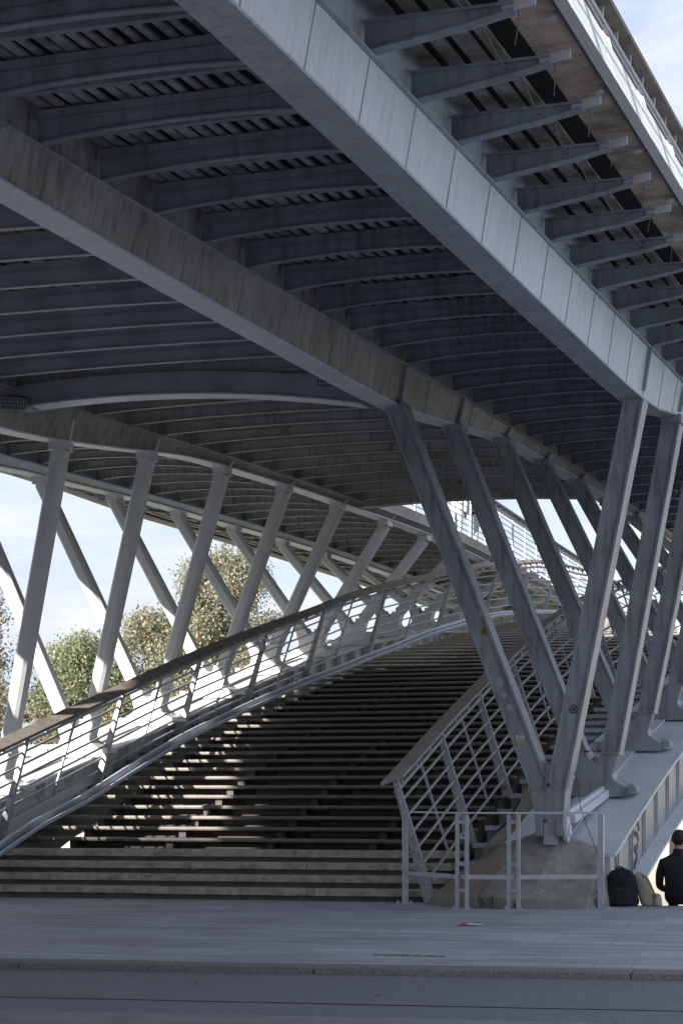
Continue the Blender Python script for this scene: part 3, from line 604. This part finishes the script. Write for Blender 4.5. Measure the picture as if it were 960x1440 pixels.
# ------------------------------------------------------------ small barrier
ba = thing('barrier', 'waist high galvanised barrier standing round the concrete footing', 'barrier', loc=(-6.84, 22.8, 0))
B0, B1, B2, B3 = (-6.84, 22.80), (-5.91, 21.95), (-5.34, 22.08), (-4.42, 22.50)
def bpost(p, dbl):
    a = MB()
    if dbl:
        for dx in (-.055, .055): a.box(p[0]+dx-.018, p[0]+dx+.018, p[1]-.03, p[1]+.03, 0.01, 1.085)
        for z in (.2, .5, .8, .98): a.box(p[0]-.037, p[0]+.037, p[1]-.02, p[1]+.02, z, z+.035)
    else: a.box(p[0]-.032, p[0]+.032, p[1]-.03, p[1]+.03, .01, 1.085)
    o = a.build('post', GALV, ba)
    b = MB(); b.box(p[0]-.10, p[0]+.10, p[1]-.06, p[1]+.06, 0, .012)
    for dx in (-.08, .08): b.box(p[0]+dx-.015, p[0]+dx+.015, p[1]-.015-.03, p[1]+.015-.03, .012, .04)
    b.build('base_plate', GALV, o)
for p, d in ((B0, 0), (B1, 1), (B2, 1), (B3, 0)): bpost(p, d)
def hv(p, z): return (p[0], p[1], z)
for z, h_ in ((1.10, .022), (.37, .05)):
    a = MB()
    for p, q in ((B0, B1), (B1, B2), (B2, B3)): a.bar(hv(p, z), hv(q, z), rect(.05 if z > 1 else .02, h_), (0, 1, 0))
    a.build('rail', GALV, ba)

# ------------------------------------------------------------ far trees (beyond the river)
def leafcloud(mb, cx, cy, z0, z1, r, n, size, seed, clumps=40):
    rn = random.Random(seed); cl = []
    for _ in range(clumps):
        u = rn.random(); zz = z0+(z1-r*.3-z0)*u; pr = r*(.78 if u < .15 else 1)*(1 if u < .45 else math.sqrt(max(.02, 1-((u-.45)/.56)**2)))*.85
        a = rn.uniform(0, 6.28); q = math.sqrt(rn.random())
        cl.append((cx+math.cos(a)*pr*q, cy+math.sin(a)*pr*q, zz, r*rn.uniform(.20, .42)))
    for i in range(n):
        c = rn.choice(cl); 
        d = Vector((rn.gauss(0, 1), rn.gauss(0, 1), rn.gauss(0, .9))); d = d.normalized()*c[3]*(rn.random()**.6)*(1.35 if rn.random() < .12 else 1)
        p = Vector(c[:3])+d
        a = Vector((rn.gauss(0, 1), rn.gauss(0, 1), rn.gauss(0, 1))).normalized(); b = a.cross(Vector((rn.gauss(0, 1), rn.gauss(0, 1), rn.gauss(0, 1)))).normalized()
        sz = size*rn.uniform(.6, 1.3)
        mb.add([p-a*sz, p+b*sz*.55, p+a*sz, p-b*sz*.55], [(0, 1, 2, 3)])
    return cl
def tree(name, label, x, y, z1, r, leaf, seed, n=5200, zt=3.2, zc=None, size=.135):
    t = thing(name, label, 'tree', 'trees on the far bank', loc=(x, y, zt)); rn = random.Random(seed)
    zc = zc if zc is not None else zt+.8
    m_ = MB(); cl = leafcloud(m_, x, y, zc, z1, r, int(n*2.3), size, seed, 110); m_.build('crown', leaf, t)
    k = MB()
    def limb(p, q, r0, r1):
        k.bar(p, q, [(math.cos(a*math.pi/4)*r0, math.sin(a*math.pi/4)*r0) for a in range(8)], (1, .1, 0), [(math.cos(a*math.pi/4)*r1, math.sin(a*math.pi/4)*r1) for a in range(8)])
    top = (x+rn.uniform(-.3, .3), y, z1-1.2); mid = (x+rn.uniform(-.3, .3), y, (zt+z1)/2)
    limb((x, y, zt), mid, r*.075, r*.05); limb(mid, top, r*.05, .03)
    for c in cl[::2]:
        hz = max(zt+1.5, c[2]-rn.uniform(1, 2.5)); limb((x, y, hz), c[:3], .05, .012)
    k.build('trunk', BARK, t)
tree('plane_tree', 'tall brown tinged tree on the far bank at the left edge of the picture', -75.0, 133.4, 18.3, 5.0, LEAFO, 1, 16000)
tree('plane_tree', 'low rounded green tree on the far bank between the first two struts', -66.0, 136.1, 13.8, 4.6, LEAFG, 2, 14000)
tree('plane_tree', 'medium pale green tree on the far bank behind the second and third struts', -61.0, 137.7, 15.8, 3.9, LEAFP, 3, 13000)
tree('plane_tree', 'tallest tree on the far bank, pale with orange leaves, ending right of the third strut', -56.0, 139.4, 20.2, 4.9, LEAFP, 4, 22000)
tree('plane_tree', 'small leafy tree low on the far bank just right of the tallest tree', -51.0, 141, 10.6, 3.0, LEAFG, 5, 6000)
tree('plane_tree', 'green tree on the far bank filling the gap behind the medium pale tree', -58.8, 143.5, 14.4, 4.2, LEAFG, 6, 9000)
b_ = MB()
for i in range(26):
    leafcloud(b_, -82+i*1.5, 121.5+random.uniform(-.8, .8), 3.2, random.uniform(5.2, 8.4), 1.5, 900, .12, 50+i, 8)
tag(b_.build('undergrowth', LEAFO), 'mass of orange brown bushes along the foot of the far trees', 'bushes', kind='stuff')

# ------------------------------------------------------------ floodlights on the end beam
def flood(x, z, label):
    t = thing('floodlight', label, 'floodlight', 'floodlights on the end beam', loc=(x, 22.45, z)); y = 22.5
    def tp(p): return (p[0], p[1], p[2])
    a = MB(); a.loft([[(x-.16, y, z-.02), (x+.16, y, z-.06), (x+.16, y+.16, z+.03), (x-.16, y+.16, z+.07)], [(x-.17, y-.05, z+.12), (x+.17, y-.05, z+.08), (x+.13, y+.2, z+.15), (x-.13, y+.2, z+.19)]]); a.build('housing', mat('lamp_housing', (.10, .11, .115), .5) if 'lamp_housing' not in bpy.data.materials else bpy.data.materials['lamp_housing'], t)
    g = MB()
    for k in range(9): xx = x-.16+k*.04; g.bar((xx, y-.012, z-.022-.005*k), (xx, y-.062, z+.118-.005*k), rect(.008, .008), (1, 0, 0))
    for k in range(4): u = k/3; g.bar((x-.17, y-.014-.05*u, z-.02+.14*u), (x+.17, y-.014-.05*u, z-.06+.14*u), rect(.008, .008), (0, 1, 0))
    g.build('grille', GALV, t)
    k = MB(); k.box(x-.20, x-.18, y-.02, y+.30, z+.0, z+.04); k.box(x+.18, x+.20, y-.02, y+.30, z-.03, z+.01); k.build('bracket', BEAMB, t)
flood(-7.68, 6.20, 'small caged floodlight at the right end of the arched beam near the pale girder')
flood(-11.9, 6.20, 'small caged floodlight at the left end of the arched beam by the picture edge')

# ------------------------------------------------------------ person sitting on the quay edge, bags
def skin_body(name, nodes, edges, mats, faces_mat, sub=2):
    me = bpy.data.meshes.new(name); me.from_pydata([n[0] for n in nodes], edges, []); o = bpy.data.objects.new(name, me); C.objects.link(o)
    md = o.modifiers.new('s', 'SKIN'); 
    for i, n in enumerate(nodes):
        v = me.skin_vertices[0].data[i]; v.radius = n[1]; v.use_root = (i == 0)
    sb = o.modifiers.new('b', 'SUBSURF'); sb.levels = sub; sb.render_levels = sub
    dg = bpy.context.evaluated_depsgraph_get(); dg.update(); m2 = bpy.data.meshes.new_from_object(o.evaluated_get(dg))
    o.modifiers.clear(); o.data = m2
    m2.materials.clear()
    for m_ in mats: m2.materials.append(m_)
    for p in m2.polygons: p.use_smooth = True; p.material_index = faces_mat(p.center)
    return o
def ellipsoid(mb, c, r, n=14, k=10, f=None):
    rings = []
    for i in range(1, k):
        th = math.pi*i/k; rr = math.sin(th); z = -math.cos(th)
        ring = []
        for j in range(n):
            a = 2*math.pi*j/n; p = Vector((c[0]+r[0]*rr*math.cos(a), c[1]+r[1]*rr*math.sin(a), c[2]+r[2]*z)); ring.append(f(p) if f else p)
        rings.append(ring)
    mb.loft(rings)
PX, PY = -3.68, 23.40
per = thing('person', 'person in a black roll neck sweater sitting on the quay edge with head turned right', 'person', loc=(PX, PY, 0))
nodes = [((0, -.04, .10), (.17, .13)), ((0, -.06, .26), (.155, .115)), ((.0, -.05, .42), (.185, .12)), ((.0, -.02, .53), (.16, .10)), ((.0, .02, .60), (.07, .065)), ((.0, .05, .67), (.056, .058)), ((.0, .065, .735), (.072, .085)), ((.0, .07, .81), (.076, .092)), ((.0, .065, .85), (.05, .06)),
         ((-.17, -.03, .50), (.075, .07)), ((-.225, .03, .36), (.055, .055)), ((-.24, .10, .22), (.048, .048)), ((-.16, .24, .17), (.04, .04)), ((-.08, .33, .17), (.028, .035)),
         ((.20, -.02, .50), (.075, .07)), ((.255, .04, .36), (.055, .055)), ((.25, .12, .22), (.048, .048)), ((.15, .25, .18), (.04, .04)), ((.07, .34, .18), (.028, .035)),
         ((-.10, .10, .09), (.10, .085)), ((-.13, .42, .08), (.07, .07)), ((-.13, .46, -.20), (.055, .06)), ((-.13, .46, -.40), (.04, .045)), ((-.13, .58, -.45), (.04, .03)),
         ((.10, .10, .09), (.10, .085)), ((.13, .42, .08), (.07, .07)), ((.13, .46, -.20), (.055, .06)), ((.13, .46, -.40), (.04, .045)), ((.13, .58, -.45), (.04, .03))]
edges = [(0, 1), (1, 2), (2, 3), (3, 4), (4, 5), (5, 6), (6, 7), (7, 8), (3, 9), (9, 10), (10, 11), (11, 12), (12, 13), (3, 14), (14, 15), (15, 16), (16, 17), (17, 18), (0, 19), (19, 20), (20, 21), (21, 22), (22, 23), (0, 24), (24, 25), (25, 26), (26, 27), (27, 28)]
def fm(c): return 1 if c.z > .648 or (c.y > .27 and .1 < c.z < .26 and abs(c.x) < .12) else 0
bd = skin_body('body', nodes, edges, [BLACKC, SKIN], fm); bd.parent = per; bd.location = (0, 0, 0)
a = MB(); ellipsoid(a, (PX, PY+.05, .79), (.090, .108, .112), 18, 12, lambda p: p+Vector(noise.noise_vector(p*28))*.007 if p.z > .74 else p+Vector((0, 0, .0)))
hair = a.build('hair', HAIR, per, smooth=True)
for v in hair.data.vertices:                      # cut the hair back from the face (face looks to +x, +y)
    l = Vector((v.co.x-PX, v.co.y-PY-.05, v.co.z-.80)); f_ = l.x*.85+l.y*.52
    if f_ > .03 and l.z < .045: v.co.x -= (f_-.03)*.8; v.co.y -= (f_-.03)*.5
    if l.z < -.06: v.co.z += .02
a = MB(); ellipsoid(a, (PX+.05, PY+.0, .765), (.012, .02, .034), 10, 8); a.build('ear', SKIN, per, smooth=True)
a = MB(); a.loft([[(PX+math.cos(q*math.pi/8)*rx, PY+.025+yo+math.sin(q*math.pi/8)*ry, z) for q in range(16)] for z, rx, ry, yo in ((.60, .085, .08, 0), (.63, .072, .07, .005), (.665, .068, .067, .015), (.672, .060, .060, .015))]); a.build('collar', BLACKC, per, smooth=True)
# nose and chin of the turned face
a = MB(); ellipsoid(a, (PX+.09, PY+.115, .765), (.018, .014, .022), 8, 6); a.build('nose', SKIN, per, smooth=True)

def sack(mb, c, w_, d_, h_, lean=(0, 0), n=24, top=.55, bulge=1.0, seed=0, pw=2.6):
    rings = []
    for i in range(15):
        u = i/14; sc = (1-(1-top)*u**1.6)*(1 if u < .86 else math.sqrt(max(0, 1-((u-.86)/.145)**2))*.97+.03)
        if u < .08: sc *= .93+.07*u/.08
        ring = []
        for j in range(n):
            a = 2*math.pi*j/n; ca, sa = math.cos(a), math.sin(a)
            x = math.copysign(abs(ca)**(2/pw), ca)*w_/2*sc; y = math.copysign(abs(sa)**(2/pw), sa)*d_/2*sc
            nz = noise.noise((x*9+seed, y*9, u*5))*.018
            ring.append((c[0]+x*(1+nz*3)+lean[0]*u*h_, c[1]+y*(1+nz*3)+lean[1]*u*h_, c[2]+h_*u+nz*.3))
        rings.append(ring)
    mb.loft(rings)
bp_ = thing('backpack', 'black fabric backpack standing on the quay edge beside the barrier', 'backpack', loc=(-4.33, 23.22, 0))
a = MB(); sack(a, (-4.35, 23.22, 0.004), .47, .26, .44, (.06, .03), top=.50); a.build('bag', BLACKC, bp_, smooth=True)
a = MB(); sack(a, (-4.35, 23.08, .02), .36, .10, .20, (0, .02), top=.8, seed=4); a.build('pocket', BLACKC, bp_, smooth=True)
a = MB(); a.tube([(-4.39, 23.22, .42), (-4.375, 23.21, .455), (-4.33, 23.205, .46), (-4.30, 23.21, .45), (-4.28, 23.22, .42)], .009); a.build('handle', BLACKC, bp_, smooth=True)
a = MB(); a.tube([(-4.46, 23.13, .25), (-4.4, 23.10, .29), (-4.3, 23.095, .30), (-4.2, 23.13, .27)], .005, 6); a.build('zip', HAIR, bp_)
bg_ = thing('backpack', 'beige canvas backpack leaning against the black one, next to the sitting person', 'backpack', loc=(-4.03, 23.3, 0))
a = MB(); sack(a, (-3.99, 23.32, 0.004), .22, .24, .39, (-.36, .02), top=.60, seed=9); a.build('bag', BEIGEC, bg_, smooth=True)
a = MB(); sack(a, (-3.90, 23.27, .01), .10, .18, .14, (-.1, .02), top=.8, seed=2); a.build('pocket', BEIGEC, bg_, smooth=True)
a = MB(); a.tube([(-4.08, 23.22, .37), (-4.0, 23.19, .30), (-3.95, 23.185, .2), (-3.90, 23.19, .11)], .010, 6); a.build('strap', mat('tan_strap', (.26, .19, .14), .7), bg_, smooth=True)
# walkers on the far deck
def walker(x, y, z, cloth, label, seed):
    t = thing('person', label, 'person', loc=(x, y, z)); rn = random.Random(seed); st = rn.uniform(.1, .2)
    nd_ = [((0, 0, .92), (.15, .11)), ((0, 0, 1.12), (.13, .10)), ((0, 0, 1.33), (.16, .11)), ((0, 0, 1.46), (.06, .06)), ((0, .01, 1.56), (.07, .08)), ((0, .01, 1.66), (.07, .085)), ((0, 0, 1.71), (.045, .05)),
           ((-.17, 0, 1.36), (.06, .06)), ((-.23, -.03, 1.12), (.045, .045)), ((-.22, .08, .9), (.038, .038)), ((-.22, .12, .82), (.03, .035)), ((.17, 0, 1.36), (.06, .06)), ((.23, .03, 1.12), (.045, .045)), ((.22, -.04, .9), (.038, .038)), ((.22, -.03, .82), (.03, .035)),
           ((-.09, 0, .86), (.10, .1)), ((-.1, st, .48), (.07, .07)), ((-.1, st*.6, .08), (.045, .05)), ((-.1, st*.6+.13, .04), (.04, .03)), ((.09, 0, .86), (.10, .1)), ((.1, -st*.3, .48), (.07, .07)), ((.1, -st, .08), (.045, .05)), ((.1, -st+.13, .04), (.04, .03))]
    ed = [(0, 1), (1, 2), (2, 3), (3, 4), (4, 5), (5, 6), (2, 7), (7, 8), (8, 9), (9, 10), (2, 11), (11, 12), (12, 13), (13, 14), (0, 15), (15, 16), (16, 17), (17, 18), (0, 19), (19, 20), (20, 21), (21, 22)]
    b = skin_body('body', nd_, ed, [cloth, SKIN, BEAMB], lambda c: 1 if c.z > 1.45 else (2 if c.z < .88 and abs(c.x) < .19 else 0), 1); b.parent = t
    h_ = MB(); ellipsoid(h_, (x, y-.015, z+1.66), (.085, .10, .085)); h_.build('hair', HAIR if seed % 2 else mat('fair_hair', (.30, .2, .11), .6), t, smooth=True)
walker(-12.95, 47.6, ZF(47)+.53, WHITEP, 'tiny fair haired person in pale top on the far deck above the opening', 2)
walker(-12.75, 48.4, ZF(47)+.53, BLACKC, 'tiny dark haired person in dark top beside the fair one on the far deck', 3)

# ------------------------------------------------------------ marks, stickers, graffiti
def stroke(name, pts, r, m, label, cat='graffiti', flat=True, parent=None, y=None):
    a = MB()
    for p in pts:
        P3 = [Vector(q) for q in p]
        a.tube(P3, r, 6)
    o = a.build(name, m)
    if flat:
        for v in o.data.vertices: v.co.y = y+(v.co.y-y)*.12
    return tag(o, label, cat)
def xz(y, cx, cz, pts, sc): return [(cx+px*sc, y, cz+pz*sc) for px, pz in pts]
def text(name, body, x, y, z, size, m, label, parent=None, cat='graffiti', rot=0):
    cu = bpy.data.curves.new(name, 'FONT'); cu.body = body; cu.size = size; cu.extrude = .0015; cu.align_x = 'CENTER'; cu.align_y = 'CENTER'; cu.offset = .004*size/.1
    o = bpy.data.objects.new(name, cu); C.objects.link(o); dg = bpy.context.evaluated_depsgraph_get(); dg.update()
    me = bpy.data.meshes.new_from_object(o.evaluated_get(dg)); C.objects.unlink(o); bpy.data.objects.remove(o)
    me.materials.clear(); me.materials.append(m); q = bpy.data.objects.new(name, me); C.objects.link(q); q.location = (x, y, z); q.rotation_euler = (R(90), rot, 0)
    if parent: q.parent = parent
    else: tag(q, label, cat)
    return q
YF = 22.75                                   # web plane (front face) of the first strut's arms, 15 cm before s=22.9, lip recess 3.5 cm
yw = 22.9-.15+.035-.004
def sticker(x, z, w_, h_, m, label, rot=-.38):
    t = MB(); c_, s_ = math.cos(rot), math.sin(rot)
    P4 = [(x+u*c_-v*s_, z+u*s_+v*c_) for u, v in ((-w_/2, -h_/2), (w_/2, -h_/2), (w_/2, h_/2), (-w_/2, h_/2))]
    t.loft([[(px, yw, pz) for px, pz in P4], [(px, yw+.003, pz) for px, pz in P4]]); return tag(t.build('sticker', m), label, 'sticker')
o1 = sticker(-5.87, 3.23, .10, .12, ORI, 'small orange sticker with a green figure halfway up the first left leaning arm', 0)
g = MB(); g.loft([[(-5.87+px, yw-.002, 3.23+pz) for px, pz in ((-.035, -.045), (-.012, -.03), (.01, -.045), (.035, -.04), (.02, -.01), (.04, .015), (.018, .02), (.012, .045), (-.012, .045), (-.016, .02), (-.04, .02), (-.02, -.01))], [(-5.87+px, yw-.0005, 3.23+pz) for px, pz in ((-.035, -.045), (-.012, -.03), (.01, -.045), (.035, -.04), (.02, -.01), (.04, .015), (.018, .02), (.012, .045), (-.012, .045), (-.016, .02), (-.04, .02), (-.02, -.01))]]); g.build('figure', GRI, o1)
sticker(-5.90, 3.44, .05, .05, WHI, 'tiny white sticker above the orange one on the first left leaning arm')
fd = mat('faded_paper', (.42, .43, .44), .7, n=(30, .6), col2=(.3, .31, .32))
sticker(-5.68, 2.62, .08, .09, fd, 'faded torn paper sticker below the orange one, the upper of three')
sticker(-5.62, 2.47, .06, .06, fd, 'faded torn paper sticker, the smallest and middle one of three')
sticker(-5.56, 2.33, .07, .07, fd, 'faded torn paper sticker, the lowest of three above the yellow one')
o2 = sticker(-5.43, 1.93, .11, .04, YEL, 'yellow and black sticker low on the first left leaning arm', 0)
text('lettering', 'EW', -5.43, yw-.003, 1.975, .07, WHI, None, o2)
st_ = stroke('round_tag', [[(-4.80+.045*math.cos(q*math.pi/12), yw, 2.30+.045*math.sin(q*math.pi/12)) for q in range(25)]], .007, INK, 'small black circle with a letter G drawn on the first right leaning arm', y=yw)
text('lettering', 'G', -4.80, yw-.002, 2.30, .06, INK, None, st_)
yv = 22.9+P_-.14+.02-.003
stroke('scribble', [xz(yv, -5.92, 3.27, [(-.9, .3), (-.7, .9), (-.4, .8), (-.35, .3), (-.2, .8), (.1, .75), (.1, .2), (.2, -.3), (.5, -.1), (.6, -.6), (.8, -.5), (.8, -1)], .10)], .007, mat('grey_marker', (.10, .11, .12), .6), 'looping grey marker scribble on the second left leaning arm', y=yv)
y4 = 22.9+4*P_-.14+.02-.003
tt = text('blue_tag', 'TX', -6.50, y4, 4.52, .22, BLUEI, 'blue painted letters TX on a far left leaning arm', rot=.3)
# large black painted tag on the web of the right arch rib
wb = -4.37-.25; a = MB()
def arc(y0, z0, ry, rz, a0, a1, k=12): return [(wb+.018, y0+ry*math.cos(R(a0+(a1-a0)*i/k)), z0+rz*math.sin(R(a0+(a1-a0)*i/k))) for i in range(k+1)]
tg = []
for y0, z0, ry, rz, a0, a1, r_ in ((25.78, .86, .20, .09, -20, 200, .035), (25.72, .70, .22, .10, 0, 330, .038), (25.62, .50, .22, .09, -10, 350, .036), (25.58, .30, .18, .07, 20, 200, .03)):
    m_ = MB(); m_.tube(arc(y0, z0, ry, rz, a0, a1), r_, 6); tg.append((m_, r_))
A_ = MB()
for m_, r_ in tg: A_.add(m_.v, m_.f)
o = A_.build('painted_tag', INK)
for v in o.data.vertices: v.co.x = wb+.018+(v.co.x-wb-.018)*.1
tag(o, 'bold black rounded graffiti sprayed on the stiffened web of the right arch rib', 'graffiti')
# scribble on the sunlit web beyond the opening
stroke('scribble', [[(TG3(0)-.43, 43.0+q*.12, 6.60+.10*math.sin(q*1.9)) for q in range(12)]], .012, INK, 'thin black scribble on the sunlit girder beyond the opening', flat=False)

# ------------------------------------------------------------ small things on the ground
a = MB(); a.add([(-5.22, 19.2, .004), (-5.10, 19.24, .018), (-5.02, 19.30, .006), (-5.0, 19.42, .012), (-5.16, 19.38, .022)], [(0, 1, 4), (1, 2, 3, 4)])
lit = a.build('crumpled_paper', WHI); tag(lit, 'crumpled white and red paper scrap lying on the paving before the barrier', 'litter')
a = MB(); a.add([(-5.24, 19.17, .012), (-5.11, 19.21, .026), (-5.17, 19.34, .028)], [(0, 1, 2)]); a.build('red_print', REDI, lit)
def weed(name, x, y, z, h_, n, label, seed, spread=.12, m=LEAFG):
    rn = random.Random(seed); a = MB()
    for i in range(n):
        b = Vector((x+rn.uniform(-spread, spread), y+rn.uniform(-.02, .02), z)); d = Vector((rn.uniform(-.4, .4), rn.uniform(-.4, .4), 1)).normalized(); hh = h_*rn.uniform(.4, 1); w_ = rn.uniform(.006, .014); sx = Vector((rn.uniform(-1, 1), rn.uniform(-1, 1), 0)).normalized()*w_
        a.add([b-sx*.3, b+d*hh*.5-sx, b+d*hh, b+d*hh*.5+sx, b+sx*.3], [(0, 1, 2, 3, 4)])
    tag(a.build(name, m), label, 'weed')
weed('weed', -5.66, 22.16, 0, .26, 34, 'tall green weed growing at the front of the concrete footing', 1)
weed('weed', -5.30, 22.16, 0, .13, 30, 'low weed at the foot of the second double post', 2, .04)
weed('weed', -9.95, 23.55, .30, .12, 50, 'small weed growing from the joint of the stone steps', 3, .09)
weed('weed', -4.65, 15.6, 0, .018, 160, 'thin line of moss and grass in a paving joint near the kerb', 4, .30)
weed('weed', -8.3, 23.15, 0.0, .05, 12, 'tiny tuft at the foot of the stone steps', 5, .05)
def leaf(x, y, seed):
    rn = random.Random(seed); c_ = rn.uniform(0, 6); a = MB(); pts = [(x+math.cos(c_+q)*.045*f, y+math.sin(c_+q)*.045*f, .004+.012*rn.random()) for q, f in ((0, 1), (1, .45), (2.1, .8), (3.1, .5), (4.2, .9), (5.3, .45))]
    a.add(pts, [tuple(range(6))]); return a.build('fallen_leaf', LEAFO)
for i, (x, y) in enumerate([(-6.8, 17.5), (-3.6, 19.8), (-4.4, 17.1), (-8.7, 20.5), (-2.9, 21.4), (-6.2, 22.3), (-9.6, 22.2), (-7.4, 12.6), (-4.1, 13.0), (-5.6, 13.4)]):
    o = leaf(x, y, i); 
    if y < 14: o.location.z = -.05
    tag(o, 'small brown fallen leaf lying on the %s, %s' % (('road beyond the kerb' if y < 14 else 'paving'), ['far left of the litter', 'right of the litter towards the bags', 'before the moss line', 'left by the stone steps', 'at the right picture edge', 'just left of the footing', 'close to the stone steps', 'leftmost', 'rightmost', 'middle one of three'][i]), 'leaf', 'fallen leaves')
# hanging dry plant stems under the deck
a = MB(); rn = random.Random(5)
for i in range(7):
    x = -5.55+.16*i+rn.uniform(-.03, .03); y = 20.2+rn.uniform(-.4, .4); z = 6.42; p = [(x, y, z+.15)]
    for q in range(5): x += rn.uniform(-.03, .03); z -= rn.uniform(.04, .09); p.append((x, y, z))
    a.tube(p, .006, 5)
tag(a.build('dry_stems', BARK), 'dry brown plant stems hanging between beams under the right deck', 'stems')

# loose cables sagging under the edge of the right deck
rn = random.Random(11); a = MB()
for k in range(1):
    x = -3.30+.07*k; pts = []; y = 9.5
    while y < 26:
        for q in range(8):
            u = q/8; pts.append((x+.02*math.sin(y+u*3+k), y+u*1.06, ZF(y)+.27-(.03+.03*((int(y*3)+k) % 3))*math.sin(math.pi*u)))
        y += 1.06
    a.tube(pts, .007, 5)
a.build('cable', mat('old_cable', (.16, .14, .12), .8), bridge)['kind'] = 'stuff'
for k in range(9):
    q = 12.36+1.06*k+.25*rn.random(); x = -3.05+.1*rn.random(); z = ZF(q)+.28
    MB().tube([(x, q, z), (x+.01, q+.01, z-.12), (x-.02*rn.random(), q+.02, z-.22-.1*rn.random())], .004, 5).build('hanging_wire', bpy.data.materials['old_cable'], bridge)
# small weathering details: drain pipe under the middle deck, cable on the first footing
MB().tube([(-4.98, 23.0, 1.95), (-4.80, 22.95, 1.5), (-4.74, 22.9, 1.15), (-4.62, 22.85, .85), (-4.52, 22.8, .62)], .004, 6).build('cable', HAIR, bridge)
MB().tube([(-5.45, 22.85, 1.25), (-5.52, 22.85, 1.12), (-5.62, 22.9, .98), (-5.75, 23.0, .88)], .012, 6).build('cable', HAIR, bridge)
